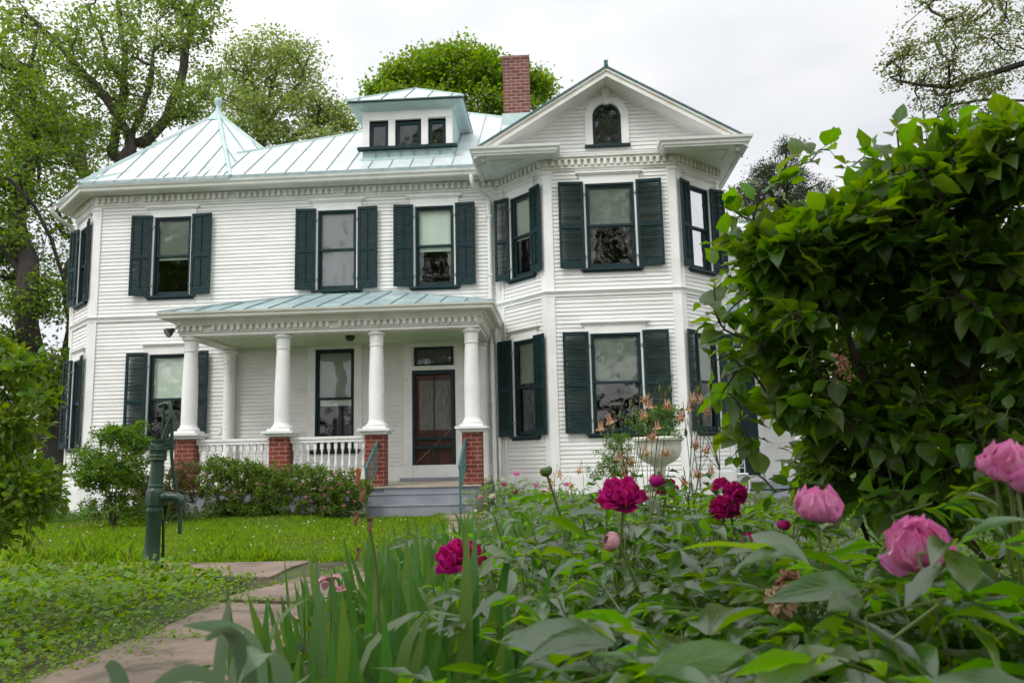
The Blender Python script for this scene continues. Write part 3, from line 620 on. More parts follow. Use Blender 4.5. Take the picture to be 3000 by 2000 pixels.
for k in range(14):
    x = rx0+.25+.43*k
    if x > rx1: break
    f = min(1, (x-rx0)/wl, (rx1-x)/wl); seam_strip(m, (x, ryf, rz0), (x, ryf+wl*f*.98, rz0+(rzt-rz0)*f*.98), (0, -sl, 1))
for a, b in ((B0, T0), (B1, T1)): seam_strip(m, a, b, (0, -sl*.6, 1), .08, .03, 2)
m.box(rx0, rx1, ryf-.004, ryf+.01, rz0-.022, rz0+.004, 3); m.box(T0.x-.1, T1.x+.1, -.02, .03, rzt-.03, rzt+.02, 2)
m.build('porch_roof', [PROOF, SEAM, SEAM, RUST], house)
# floor, steps
m = MB(); n = 36
for k in range(n):
    x0 = xl+(xr_-xl)*k/n; m.prism([(x0+.002, .0, -.03), (x0+.002, .0, .0), (x0+.002, -2.07, -.035), (x0+.002, -2.07, -.065)], ((xr_-xl)/n-.004, 0, 0), 0)
m.box(xl, -1.33, -2.02, -1.99, -.5, -.07, 1); m.box(.03, xr_, -2.02, -1.99, -.5, -.07, 1); m.box(xl, xl+.03, -1.99, 0, -.5, -.04, 1)
m.box(-1.32, .03, -2.045, -2.0, -.16, -.066, 1)
m.build('porch_floor', [FLOORM, STEP], house)
m = MB(); m.box(-1.5, .27, -2.38, -1.66, -.52, -.155); m.box(-1.46, .30, -2.72, -2.38, -.54, -.325)
m.box(-1.505, .275, -2.392, -2.2, -.17, -.151); m.box(-1.465, .305, -2.732, -2.5, -.34, -.321); m.build('porch_steps', STEP, house)
# railings with turned balusters
for a, b in ((PX[0]+HW, PX[1]-HW), (PX[1]+HW, PX[2]-HW)):
    m = MB(); m.box(a, b, PYC-.06, PYC+.06, .79, .835); m.box(a, b, PYC-.045, PYC+.045, .735, .79); m.box(a, b, PYC-.04, PYC+.04, .10, .17); rl = m.build('porch_railing', TRIM, house)
    n = 11
    for k in range(n):
        x = a+(b-a)*(k+.5)/n; m = MB(); m.box(x-.026, x+.026, PYC-.026, PYC+.026, .615, .735); m.box(x-.026, x+.026, PYC-.026, PYC+.026, .17, .25)
        m.lathe(x, PYC, [(.016, .25), (.024, .265), (.017, .28), (.030, .33), (.028, .37), (.018, .45), (.013, .53), (.016, .57), (.026, .585), (.016, .60), (.022, .615)], 10, cap=False); m.build('baluster', TRIM, rl)
# door
O, u, L = seg(*MW); s0, s1 = X(-.767)-.431, X(-.767)+.431
def FM(): return MB().frame(O, u)
m = FM(); cs = .165
m.box(s0-cs, s0, -.12, .040, .0, 2.62); m.box(s1, s1+cs, -.12, .040, .0, 2.62); m.box(s0-cs, s1+cs, -.12, .041, 2.62, 2.80); m.box(s0-cs-.05, s1+cs+.05, -.02, .075, 2.80, 2.83); m.box(s0-cs-.07, s1+cs+.07, -.02, .095, 2.83, 2.855)
m.box(s0, s1, -.12, .020, 2.155, 2.19); m.box(s0, s1, -.12, .038, 2.19, 2.235); m.box(s0, s0+.035, -.12, -.02, 2.235, 2.62); m.box(s1-.035, s1, -.12, -.02, 2.235, 2.62)
dfr = m.build('door_surround', TRIM, house)
m = FM(); a, b = s0+.035, s1-.035; m.box(a, a+.05, -.06, -.015, 2.24, 2.615); m.box(b-.05, b, -.06, -.015, 2.24, 2.615); m.box(a+.05, b-.05, -.059, -.016, 2.24, 2.28); m.box(a+.05, b-.05, -.059, -.016, 2.575, 2.615); trm = m.build('transom_window', DARK, house)
m = FM(); m.face([(a+.04, -.03, 2.27), (b-.04, -.03, 2.27), (b-.04, -.03, 2.59), (a+.04, -.03, 2.59)]); m.build('glass', GLASS, trm)
def lace(m, a, b, z0, z1, d, n=60):
    vs = []
    for i in range(n+1): vs += [(a+(b-a)*i/n, d+.006*math.sin(i*1.7), z0), (a+(b-a)*i/n, d+.006*math.sin(i*1.7+.5), z1)]
    m.mesh(vs, [(2*i, 2*i+2, 2*i+3, 2*i+1) for i in range(n)])
LACE2 = mat('dim_pleated_lace', (.30, .30, .27), .9, (.12, .12, .11), 30, 3, stretch=(4, 4, .15))
m = FM(); lace(m, a, b, 2.24, 2.62, -.09); m.build('lace_curtain', LACE2, trm)
# screen door: dark green frame, mesh, and the red-brown wooden door behind it
m = FM(); z0, z1 = .065, 2.15; w = .058; dd0, dd1 = -.035, .004
m.box(s0, s0+w, dd0, dd1, z0, z1); m.box(s1-w, s1, dd0, dd1, z0, z1); m.box(s0+w, s1-w, dd0+.001, dd1-.001, z1-.075, z1); m.box(s0+w, s1-w, dd0+.001, dd1-.001, z0, z0+.13); m.box(s0+w, s1-w, dd0+.001, dd1-.001, .79, .84); m.box(s0+w, s1-w, dd0+.001, dd1-.001, .615, .675)
c = (s0+s1)/2; m.box(c-.012, c+.012, dd0+.002, dd1-.002, z0+.13, .615); m.box(c-.012, c+.012, dd0+.002, dd1-.002, .84, z1-.075)
m.box(s0+.01, s0+.045, dd1, dd1+.035, .86, .96)
sdr = m.build('screen_door', DARK, house)
m = FM(); m.tube([(s0+w, dd1-.01, .33), (s1-w, dd1-.01, 1.02)], .0035, 5); m.build('tension_rod', HINGE, sdr)
m = FM(); D = -.11
m.box(s0, s1, D-.04, D-.02, z0, z1); m.box(s0, s0+.12, D-.02, D, z0, z1); m.box(s1-.12, s1, D-.02, D, z0, z1)
for za, zb in ((z0, .22), (.60, .70), (.80, .98), (1.96, z1)): m.box(s0+.12, s1-.12, D-.021, D-.001, za, zb)
m.box(c-.05, c+.05, D-.021, D-.001, .22, .60)
for pa, pb in ((s0+.15, c-.08), (c+.08, s1-.15)): m.box(pa, pb, D-.02, D-.006, .26, .56)
m.build('wooden_door', WOOD, sdr)
m = FM(); lace(m, s0+.12, s1-.12, .98, 1.96, D-.012); m.build('lace_curtain', LACE2, sdr)
m = FM(); m.box(s0-cs-.06, s1+cs+.05, -.02, .16, .003, .062); m.build('threshold', STEP, house)
# stair handrails
for x, side in ((-1.43, -1), (.085, 1)):
    m = MB(); a, b = Vector((x, -2.03, .72)), Vector((x+side*.0, -2.80, .31)); ft = -.33 if side > 0 else -.33
    m.tube([a, b, b+Vector((0, -.05, -.03)), b+Vector((0, -.05, -.09))], [.024, .024, .024, .016], 8);
    m.tube([(x, -2.79, .30), (x, -2.79, -.50)], .020, 6); m.tube([(x, -2.03, .25), (x, -2.79, -.14)], .013, 6)
    for k in range(1, 6):
        t = k/6; y = -2.03-.76*t; m.tube([(x, y, .72-.41*t-.02), (x, y, .25-.39*t)], .008, 5)
    for z in (.66, .27): m.box(x-.012, x+.012, -2.06, -2.0, z-.02, z+.02)
    m.tube([(x, -2.05, .70), (x, -2.05, .24)], .012, 5)
    m.build('stair_handrail', RAILM, house)
# lamps
m = MB(); fl = Vector((-5.14, -2.10, 2.73)); ax = Vector((-.55, -.62, -.56)).normalized(); a1 = ax.orthogonal().normalized(); b1 = ax.cross(a1)
prof = [(-.10, .02), (-.095, .035), (-.05, .05), (.0, .078), (.035, .088), (.04, .092), (.05, .088)]; n = 18; vs = []
for t, r in prof:
    for k in range(n): vs.append(tuple(fl+ax*t+(a1*math.cos(2*math.pi*k/n)+b1*math.sin(2*math.pi*k/n))*r))
m.mesh(vs, [(j*n+k, j*n+(k+1) % n, (j+1)*n+(k+1) % n, (j+1)*n+k) for j in range(len(prof)-1) for k in range(n)]+[tuple(range(n))]); fld = m.build('flood_lamp', METALG, house, True)
m = MB(); m.mesh([tuple(fl+ax*.045+(a1*math.cos(2*math.pi*k/n)+b1*math.sin(2*math.pi*k/n))*.084) for k in range(n)]+[tuple(fl+ax*.052)], [(k, (k+1) % n, n) for k in range(n)]); m.build('lens', mat('lamp_lens_glass', (.25, .26, .22), .15), fld, True)
m = MB(); q = fl-ax*.09; m.tube([q, q-ax*.05, Vector((-5.02, -2.04, 2.84)), Vector((-4.98, -2.03, 2.88))], [.024, .022, .016, .016], 8); m.lathe(-4.99, -2.05, [(.04, 2.86), (.045, 2.90)], 12); m.build('bracket', TRIM, fld, True)
m = MB(); m.lathe(-2.13, -1.2, [(.02, 2.60), (.06, 2.615), (.085, 2.65), (.09, 2.69), (.09, 2.70)], 18); m.build('ceiling_lamp', METALG, house, True)
m = MB(); m.box(-5.10, -5.03, -.03, -.015, 1.0, 1.13); m.build('outlet_cover', TRIM, house)
# downspouts
m = MB()
def spout(pts, r=.045, n=10): m.tube(pts, r, n)
def arc(p0, p1, p2, k=5): return [Vector(p0)*(1-t)**2+Vector(p1)*2*t*(1-t)+Vector(p2)*t*t for t in [i/k for i in range(k+1)]]
spout([Vector((.10, -.47, 5.97))]+arc((.10, -.47, 5.90), (.10, -.46, 5.76), (.22, -.32, 5.70))+arc((.30, -.22, 5.66), (.40, -.08, 5.62), (.40, -.075, 5.50))+[Vector((.40, -.075, 3.2)), Vector((.42, -.075, .2)), Vector((.42, -.075, -.45))])
for z in (5.2, 4.0, 1.5): m.box(.345, .455, -.125, -.02, z, z+.025)
m.build('downspout', TRIM, house, True)
m = MB(); spout([Vector((.50, -.18, 2.96))]+arc((.50, -.18, 2.80), (.50, -.15, 2.66), (.515, -.075, 2.62))+arc((.52, -.07, 2.58), (.525, -.06, 2.5), (.525, -.06, 2.4))+[Vector((.525, -.06, -.4))], .036); m.build('downspout', CREAM, house, True)
m = MB(); spout(arc((-9.05, .35, 5.95), (-9.05, .36, 5.75), (-8.93, .72, 5.68))+[Vector((-8.90, .95, 5.6)), Vector((-8.90, 1.05, 3.0))], .045); m.build('downspout', TRIM, house, True)
# ---- rear wing with its side porch
WY = 3.2
m = MB().frame((4.97, WY), (1, 0)); clapboard(m, 2.35, 3.45, 5.28, []); m.face([(0, -.01, -.5), (2.35, -.01, -.5), (2.35, -.01, 5.5), (0, -.01, 5.5)]); clapboard(m, 2.35, -.3, 3.3, [(.75, 1.22, 0, 2.25)])
m.build('clapboard_wall', [WHITE, LAPUND], house)
m = MB(); m.box(4.97, 7.36, WY-.035, WY, 5.28, 5.56); m.box(5.93, 6.08, WY-.034, WY, 3.45, 5.28); m.box(7.22, 7.36, WY-.034, WY, -.3, 5.28); m.box(7.32, 7.34, WY, 9, -.4, 5.5); m.build('corner_board', TRIM, house)
m = MB(); m.face([(4.6, WY-.4, 5.56), (7.75, WY-.4, 5.56), (6.4, 5.4, 6.45), (4.6, 5.4, 6.45)], 0); m.face([(7.75, WY-.4, 5.56), (7.75, 9, 5.56), (6.4, 9, 6.45), (6.4, 5.4, 6.45)], 0)
seam_strip(m, (7.75, WY-.4, 5.56), (6.4, 5.4, 6.45), (0, 0, 1), .09, .04, 1)
for k in range(7): x = 4.8+.42*k; f = min(1, (7.75-x)/1.35); seam_strip(m, (x, WY-.4, 5.56), (x, WY-.4+2.6*f, 5.56+.89*f), (0, -.3, 1))
m.box(4.6, 7.76, WY-.42, WY, 5.50, 5.555, 2); m.build('wing_roof', [ROOF, SEAM, TRIM], house)
m = MB(); m.face([(4.8, 1.5, 3.28), (8.6, 1.5, 3.28), (8.6, WY, 3.86), (4.8, WY, 3.86)], 0)
for k in range(11): x = 5.0+.42*k; seam_strip(m, (x, 1.5, 3.28), (x, WY, 3.86), (0, -.3, 1))
m.box(4.95, 8.6, 1.47, 1.56, 3.19, 3.285, 2); m.box(4.95, 8.6, 1.56, 1.74, 2.92, 3.20, 2); m.box(4.95, 8.6, 1.5, WY, 3.17, 3.19, 2); m.build('porch_roof', [PROOF, SEAM, TRIM], house)
m = MB(); m.box(4.98, 8.6, 1.62, 1.68, 2.88, 2.921, 0); m.box(4.98, 8.6, 1.62, 1.68, 2.56, 2.60, 0)
for k in range(18): x = 5.05+.19*k; m.lathe(x, 1.65, [(.012, 2.60), (.012, 2.66), (.022, 2.69), (.012, 2.74), (.012, 2.88)], 8, cap=False)
m.prism([(5.0, 1.635, 2.56), (5.5, 1.635, 2.56), (5.25, 1.635, 2.50), (5.1, 1.635, 2.40), (5.02, 1.635, 2.2), (5.0, 1.635, 2.2)], (0, .03, 0), 0); m.build('spindle_frieze', TRIM, house)
m = MB(); m.box(4.98, 8.5, WY-.10, WY-.07, 2.45, 2.85); m.build('back_panel', GREENP, house)
m = MB(); m.box(5.62, 5.72, WY-.06, WY, -.1, 2.3, 0); m.box(6.19, 6.30, WY-.06, WY, -.1, 2.3, 0); m.box(5.62, 6.30, WY-.061, WY, 2.3, 2.42, 0); m.box(5.25, 5.60, WY-.05, WY-.0, -.1, 2.4, 0); m.box(5.30, 5.55, WY-.058, WY-.05, .9, 2.2, 0)
sd = m.build('door_surround', TRIM, house)
m = MB(); m.box(5.72, 6.19, WY-.03, WY, -.1, 2.3); m.box(5.74, 6.17, WY-.045, WY-.03, 1.0, 1.05); m.build('side_door', DARK, house)
for x in (6.62, 8.3): m = MB(); m.box(x-.05, x+.05, 1.6, 1.7, -.4, 2.56); m.box(x-.07, x+.07, 1.58, 1.72, .85, .9); m.build('porch_post', TRIM, house)
m = MB(); m.box(4.98, 8.5, 1.5, WY, -.35, -.25, 0); m.box(5.1, 6.3, 1.1, 1.5, -.5, -.38, 0); m.box(5.1, 6.3, .8, 1.1, -.55, -.47, 0); m.build('porch_steps', STEP, house)
dm = atY(1749, 965, WY-.03)
m = MB(); m.prism([(dm.x-.075, WY-.05, dm.z), (dm.x, WY-.05, dm.z+.085), (dm.x+.075, WY-.05, dm.z), (dm.x, WY-.05, dm.z-.085)], (0, .02, 0)); m.build('wall_ornament', REDP, house)
ch = [atY(1733, 948, 1.66), atY(1733, 925, 1.66)]
m = MB()
for k, (u_, l_) in enumerate(((1745, 26), (1749, 38), (1753, 48), (1756, 30))): p = atY(u_, 905, 1.66); q = atY(u_, 905+l_, 1.66); m.tube([p+Vector((0, 0, .06)), p, q], [.002, .009, .009], 6)
p = atY(1751, 898, 1.66); m.box(p.x-.08, p.x+.08, 1.62, 1.70, p.z+.02, p.z+.04); tag(m.build('wind_chime', METALG), 'dark wind chime hanging in the side porch right of its door', 'wind chime')
# ================================================================== FOLIAGE TOOLS
def np_mesh(name, verts, tpl_faces, n, k, mats, uv=None, mi=None, smooth=True):
    """n copies of a template with k vertices; tpl_faces: list of index tuples"""
    me = bpy.data.meshes.new(name); verts = verts.reshape(-1, 3).astype(np.float32)
    nl = [len(f) for f in tpl_faces]; flat = np.concatenate([np.array(f) for f in tpl_faces])
    loops = (flat[None, :]+(np.arange(n)*k)[:, None]).ravel().astype(np.int32)
    tot = np.tile(np.array(nl), n).astype(np.int32); start = np.concatenate([[0], np.cumsum(tot)[:-1]]).astype(np.int32)
    me.vertices.add(len(verts)); me.vertices.foreach_set('co', verts.ravel())
    me.loops.add(len(loops)); me.loops.foreach_set('vertex_index', loops)
    me.polygons.add(len(tot)); me.polygons.foreach_set('loop_start', start); me.polygons.foreach_set('loop_total', tot)
    for m in (mats if isinstance(mats, (list, tuple)) else [mats]): me.materials.append(m)
    if mi is not None: me.polygons.foreach_set('material_index', np.repeat(mi, len(tpl_faces)).astype(np.int32))
    if uv is not None:
        l = me.uv_layers.new(name='leaf'); u = np.tile(uv[flat], (n, 1)).astype(np.float32); l.data.foreach_set('uv', u.ravel())
    me.update(calc_edges=True)
    if smooth: me.polygons.foreach_set('use_smooth', np.ones(len(tot), bool))
    return me
def link(name, me, parent=None):
    o = bpy.data.objects.new(name, me); C.objects.link(o)
    if parent is not None: o.parent = parent
    return o
def unit(a): return a/np.maximum(np.linalg.norm(a, axis=-1, keepdims=True), 1e-9)
def leaf_tpl(ws, fold=.25, curl=.3, wav=0, ns=None):
    """ws: half widths along the length (fraction of length); returns verts (k,3) x: length, y: width, z: up"""
    n = len(ws); v = []; uv = []
    for i, w in enumerate(ws):
        t = i/(n-1); a = curl*t*t
        x = t*(1-.25*abs(curl)*t); z = -a*.55
        wz = wav*math.sin(i*2.4)*w
        for s in (-1, 0, 1): v.append((x, s*w, z+abs(s)*w*fold+s*wz)); uv.append((t, .5+.5*s))
    f = []
    for i in range(n-1):
        for s in (0, 1): f.append((i*3+s, i*3+s+1, (i+1)*3+s+1, (i+1)*3+s))
    return np.array(v), f, np.array(uv)
def put(tv, pos, X, Z, size, wid=None):
    X = unit(X); Y = unit(np.cross(Z, X)); Zc = np.cross(X, Y)
    size = np.broadcast_to(np.asarray(size, float), (len(pos),))[:, None, None]; wd = size if wid is None else size*np.broadcast_to(np.asarray(wid, float), (len(pos),))[:, None, None]
    return pos[:, None, :]+size*tv[None, :, 0:1]*X[:, None, :]+wd*tv[None, :, 1:2]*Y[:, None, :]+size*tv[None, :, 2:3]*Zc[:, None, :]
def rdir(n): return unit(rng.normal(size=(n, 3)))
def leaves(name, tpls, pos, X, Z, size, mats, parent=None, mi=None, wid=None):
    """several templates mixed in one mesh: pick by index, all with equal vertex counts"""
    n = len(pos); pick = rng.integers(0, len(tpls), n); out = np.zeros((n, len(tpls[0][0]), 3))
    size = np.broadcast_to(np.asarray(size, float), (n,)); wid = np.broadcast_to(np.asarray(1.0 if wid is None else wid, float), (n,))
    for i, t in enumerate(tpls):
        s = pick == i
        if s.any(): out[s] = put(t[0], pos[s], X[s], Z[s], size[s], wid[s])
    return link(name, np_mesh(name, out, tpls[0][1], n, len(tpls[0][0]), mats, tpls[0][2], mi), parent)
SMALL = [(np.array([(0, 0, 0), (.45, .30, .08), (1, 0, -.1), (.45, -.30, .08)]), [(0, 1, 2, 3)], np.array([(0, .5), (.5, 1), (1, .5), (.5, 0)])),
         (np.array([(0, 0, 0), (.4, .26, .10), (1, .05, .1), (.5, -.30, 0)]), [(0, 1, 2, 3)], np.array([(0, .5), (.5, 1), (1, .5), (.5, 0)]))]
OVATE = [leaf_tpl([.02, .26, .37, .36, .27, .14, .005], f, c, w) for f, c, w in ((.2, .25, .1), (.35, .55, .15), (.1, .1, -.2), (.45, .8, .1), (.25, .4, -.12))]
LANCE = [leaf_tpl([.02, .12, .18, .195, .165, .10, .004], f, c, w) for f, c, w in ((.3, .35, .1), (.5, .75, .1), (.15, .15, -.2), (.35, 1.0, .2), (.2, .5, -.1))]
OBOV = [leaf_tpl([.015, .08, .16, .20, .16, .003], f, c, w) for f, c, w in ((.3, .3, .1), (.4, .7, .1), (.15, .1, -.2))]

def leaf_mat(name, col, vein=None, rough=.42, island=.25, transl=.28, spec=.45, coat=0, nvein=9, bump=.25, tval=2.0):
    """leaf with a midrib, side veins (from the leaf's own uv) and light coming through"""
    def ex(t, out, b, g):
        if vein is None: return out
        uv = N('ShaderNodeUVMap', t); s = N('ShaderNodeSeparateXYZ', t); t.links.new(uv.outputs[0], s.inputs[0])
        a = N('ShaderNodeMath', t, operation='SUBTRACT'); a.inputs[1].default_value = .5; t.links.new(s.outputs[1], a.inputs[0])
        ab = N('ShaderNodeMath', t, operation='ABSOLUTE'); t.links.new(a.outputs[0], ab.inputs[0])
        mid = N('ShaderNodeMapRange', t); mid.inputs[1].default_value = 0; mid.inputs[2].default_value = .055; mid.inputs[3].default_value = 1; mid.inputs[4].default_value = 0; t.links.new(ab.outputs[0], mid.inputs[0])
        k = N('ShaderNodeMath', t, operation='MULTIPLY_ADD'); k.inputs[1].default_value = -.75; t.links.new(ab.outputs[0], k.inputs[0]); t.links.new(s.outputs[0], k.inputs[2])
        m = N('ShaderNodeMath', t, operation='MULTIPLY'); m.inputs[1].default_value = nvein; t.links.new(k.outputs[0], m.inputs[0])
        fr = N('ShaderNodeMath', t, operation='FRACT'); t.links.new(m.outputs[0], fr.inputs[0])
        pp = N('ShaderNodeMath', t, operation='PINGPONG'); pp.inputs[1].default_value = .5; t.links.new(fr.outputs[0], pp.inputs[0])
        sv = N('ShaderNodeMapRange', t); sv.inputs[1].default_value = .0; sv.inputs[2].default_value = .16; sv.inputs[3].default_value = .55; sv.inputs[4].default_value = 0; t.links.new(pp.outputs[0], sv.inputs[0])
        mxx = N('ShaderNodeMath', t, operation='MAXIMUM'); t.links.new(mid.outputs[0], mxx.inputs[0]); t.links.new(sv.outputs[0], mxx.inputs[1])
        mi = N('ShaderNodeMix', t, data_type='RGBA'); t.links.new(mxx.outputs[0], mi.inputs[0]); t.links.new(out, mi.inputs[6]); mi.inputs[7].default_value = (*vein, 1)
        if bump:
            bp = N('ShaderNodeBump', t); bp.inputs['Strength'].default_value = bump; bp.inputs['Distance'].default_value = .004; bp.invert = True; t.links.new(mxx.outputs[0], bp.inputs['Height']); t.links.new(bp.outputs[0], b.inputs['Normal'])
        return mi.outputs[2]
    return mat(name, col, rough, island=island, transl=transl, tval=tval, tsat=1.2, spec=spec, coat=coat, extra=ex)

# ---- tree skeletons: hand-set limbs, then twigs reaching for points scattered through the crown
class Tree:
    def __init__(s): s.p = []; s.par = []; s.depth = []
    def limb(s, pts, start=None, step=.55, jit=.06):
        pts = [Vector(p) for p in pts]; last = start
        if last is None: s.p.append(pts[0]); s.par.append(-1); last = len(s.p)-1; a = pts[0]; rest = pts[1:]
        else: a = s.p[last]; rest = pts
        for q in rest:
            n = max(1, int((q-a).length/step))
            for i in range(1, n+1):
                v = a.lerp(q, i/n)
                if i < n: v = v+Vector(rng.normal(size=3))*jit
                s.p.append(v); s.par.append(last); last = len(s.p)-1
            a = q
        return last
    def near(s, q):
        P = np.array(s.p); return int(np.argmin(((P-np.array(q))**2).sum(1)))
    def grow(s, targets, step=.45, jit=.07, sag=.12):
        P0 = np.array(s.p); T = np.array(targets); d = np.min(np.linalg.norm(T[:, None]-P0[None], axis=2), axis=1)
        tips = []
        for q in T[np.argsort(d)]:
            P = np.array(s.p); dv = q-P; dist = np.linalg.norm(dv, axis=1)
            up = dv[:, 2]/np.maximum(dist, .01)
            i = int(np.argmin(dist*(1+.25*(up < -.2)))); a = s.p[i]; q = Vector(q); L = (q-a).length
            n = max(2, int(L/step)); last = i; path = []
            side = Vector(rng.normal(size=3))*L*.09
            for k in range(1, n+1):
                t = k/n; v = a.lerp(q, t)+side*math.sin(math.pi*t)+Vector((0, 0, sag*L*math.sin(math.pi*t)))+(Vector(rng.normal(size=3))*jit if k < n else Vector())
                s.p.append(v); s.par.append(last); last = len(s.p)-1; path.append(last)
            tips.append(path)
        return tips
    def mesh(s, name, m, r0, tip=.010, parent=None, expo=2.35, flare=1.0):
        n = len(s.p); ch = [[] for _ in range(n)]
        for i, p in enumerate(s.par):
            if p >= 0: ch[p].append(i)
        r = np.zeros(n)
        for i in range(n-1, -1, -1): r[i] = (sum(r[c]**expo for c in ch[i]))**(1/expo) if ch[i] else tip
        sc = r0/r[0]
        rr = np.where(r <= tip*1.01, tip, tip+(r-tip)*(r0-tip)/max(r[0]-tip, 1e-6))
        mb = MB()
        starts = [i for i in range(n) if s.par[i] < 0]; stack = [(i, None) for i in starts]
        while stack:
            i, pa = stack.pop(); chain = ([pa] if pa is not None else [])+[i]
            cur = i
            while ch[cur]:
                c = sorted(ch[cur], key=lambda k: -rr[k]); 
                for o in c[1:]: stack.append((o, cur))
                cur = c[0]; chain.append(cur)
            rad = [rr[k] for k in chain]
            if pa is not None: rad[0] = min(rad[0], rad[1]*1.25)
            if pa is None and flare > 1:
                for j in range(min(5, len(rad))): rad[j] *= 1+(flare-1)*(1-j/5)**2
            mb.tube([s.p[k] for k in chain], rad, 10 if rad[0] > .12 else (6 if rad[0] > .035 else 4), cap=False)
        return mb.build(name, m, parent, True)
def blob_points(blobs, n):
    """blobs: (centre, radii, weight); points biased to the outside of each blob"""
    w = np.array([b[2] for b in blobs], float); w /= w.sum(); out = []
    for b, k in zip(blobs, rng.multinomial(n, w)):
        d = rdir(k); r = rng.random(k)**.42; out.append(np.array(b[0])+d*r[:, None]*np.array(b[1]))
    return np.concatenate(out)
def foliage(tree, tips, per, spread, size, m, parent, flat=.55, name='crown', back=2, droop=.0):
    pts = []
    for path in tips:
        k = min(len(path), back+1); seg_ = [np.array(tree.p[i]) for i in path[-k:]]
        c = per if np.isscalar(per) else int(rng.integers(per[0], per[1]))
        for _ in range(c):
            j = rng.integers(0, k); pts.append(seg_[j])
    P = np.array(pts); n = len(P); off = rng.normal(size=(n, 3))*spread*np.array([1, 1, flat]); P = P+off
    X = rdir(n)*np.array([1, 1, .7])+unit(off)*.5; X[:, 2] -= droop; Z = rdir(n)*.8+np.array([0, 0, .7])
    sz = size*rng.uniform(.65, 1.25, n)
    return leaves(name, SMALL, P, X, Z, sz, m, parent)
# ================================================================== GROUND
def hgt(x, y):
    d = np.hypot(x*.9+1.5, y+2); z = -.5+.012*np.sin(x*1.7+.4)*np.sin(y*1.3)+.008*np.sin(x*4.1)*np.sin(y*3.7+1)
    z = z+.09*np.exp(-((y+2.2)/1.1)**2)*(1/(1+np.exp((x+1.9)*4)))*(1/(1+np.exp(-(x+9.5)*2)))
    z = z-np.clip((d-22)/60, 0, 1)**1.3*4.5-np.clip((d-60)/400, 0, 1)*6
    return z
def axis(lo, hi, fine0, fine1, st):
    a = list(np.arange(fine0, fine1+1e-6, st)); s = st; x = fine1
    while x < hi: s *= 1.22; x += s; a.append(x)
    s = st; x = fine0
    while x > lo: s *= 1.22; x -= s; a.insert(0, x)
    return np.array(a)
gx = axis(-900, 900, -12, 8, .22); gy = axis(-120, 1400, -17, 2, .22)
GXX, GYY = np.meshgrid(gx, gy); gv = np.stack([GXX, GYY, hgt(GXX, GYY)], -1).reshape(-1, 3)
nx, ny = len(gx), len(gy); q = (np.arange(ny-1)[:, None]*nx+np.arange(nx-1)[None]).ravel()
me = bpy.data.meshes.new('ground'); me.from_pydata(gv.tolist(), [], np.stack([q, q+1, q+1+nx, q+nx], 1).tolist()); me.polygons.foreach_set('use_smooth', [True]*len(me.polygons))
SOIL = mat('grassy_soil', (.060, .105, .016), .95, (.060, .050, .028), 1.2, 8, .5, 30, extra=second_noise((.045, .038, .026), 2.6, .5, .66))
me.materials.append(SOIL); tag(link('ground', me), kind='structure')
def on_path(x, y): return False
# ================================================================== TREES
BARK = mat('grey_brown_bark', (.085, .070, .058), .95, (.045, .038, .032), 4, 7, .9, 14, stretch=(2, 2, .5))
BARKD = mat('dark_wet_bark', (.050, .042, .036), .95, (.028, .024, .021), 4, 7, .9, 14, stretch=(2, 2, .5))
LF_A = leaf_mat('dark_tree_leaf', (.092, .158, .026), rough=.5, island=.42, transl=.5)
LF_B = leaf_mat('mid_tree_leaf', (.125, .195, .045), rough=.5, island=.38, transl=.5)
LF_C = leaf_mat('pale_tree_leaf', (.165, .225, .070), rough=.5, island=.32, transl=.5)
LF_M = leaf_mat('bright_maple_leaf', (.112, .205, .012), rough=.5, island=.38, transl=.50)
LF_K = leaf_mat('dull_evergreen_leaf', (.045, .062, .026), rough=.6, island=.35, transl=.15)
LF_E = leaf_mat('olive_young_leaf', (.120, .155, .045), rough=.5, island=.35, transl=.40)
def DP(Y):   # 3-D point behind a spot of the picture at depth row Y, with an offset in depth
    return lambda u, v, dy=0: atY(u, v, Y+dy)
def dblob(u, v, ru, rv, d, Y, w=1):       # crown lobe given by its place and size in the picture at depth row Y
    c = atY(u, v, Y); s = (c-CAMP).dot(FF)/2352/FPX
    return (c, (ru*s, d, rv*s), w)
def make_tree(label, limbs, blobs, n, r0, m, leafm, per, spread, size, base, group=None, flat=.55, flare=1.4, cat='tree', tip=.012, name='tree', back=2, droop=0, sag=.12, kids=True):
    t = Tree(); ends = []
    for L in limbs:
        pts, st = L
        if st is None: t.limb(pts)
        else: t.limb(pts, t.near(st))
    tips = t.grow(blob_points(blobs, n), sag=sag)
    o = tag(empty(name, base), label, cat, group)
    t.mesh('trunk', m, r0, tip, o, flare=flare); f = foliage(t, tips, per, spread, size, leafm, o, flat, back=back, droop=droop); f.matrix_parent_inverse = Matrix.Translation(-o.location)
    return o
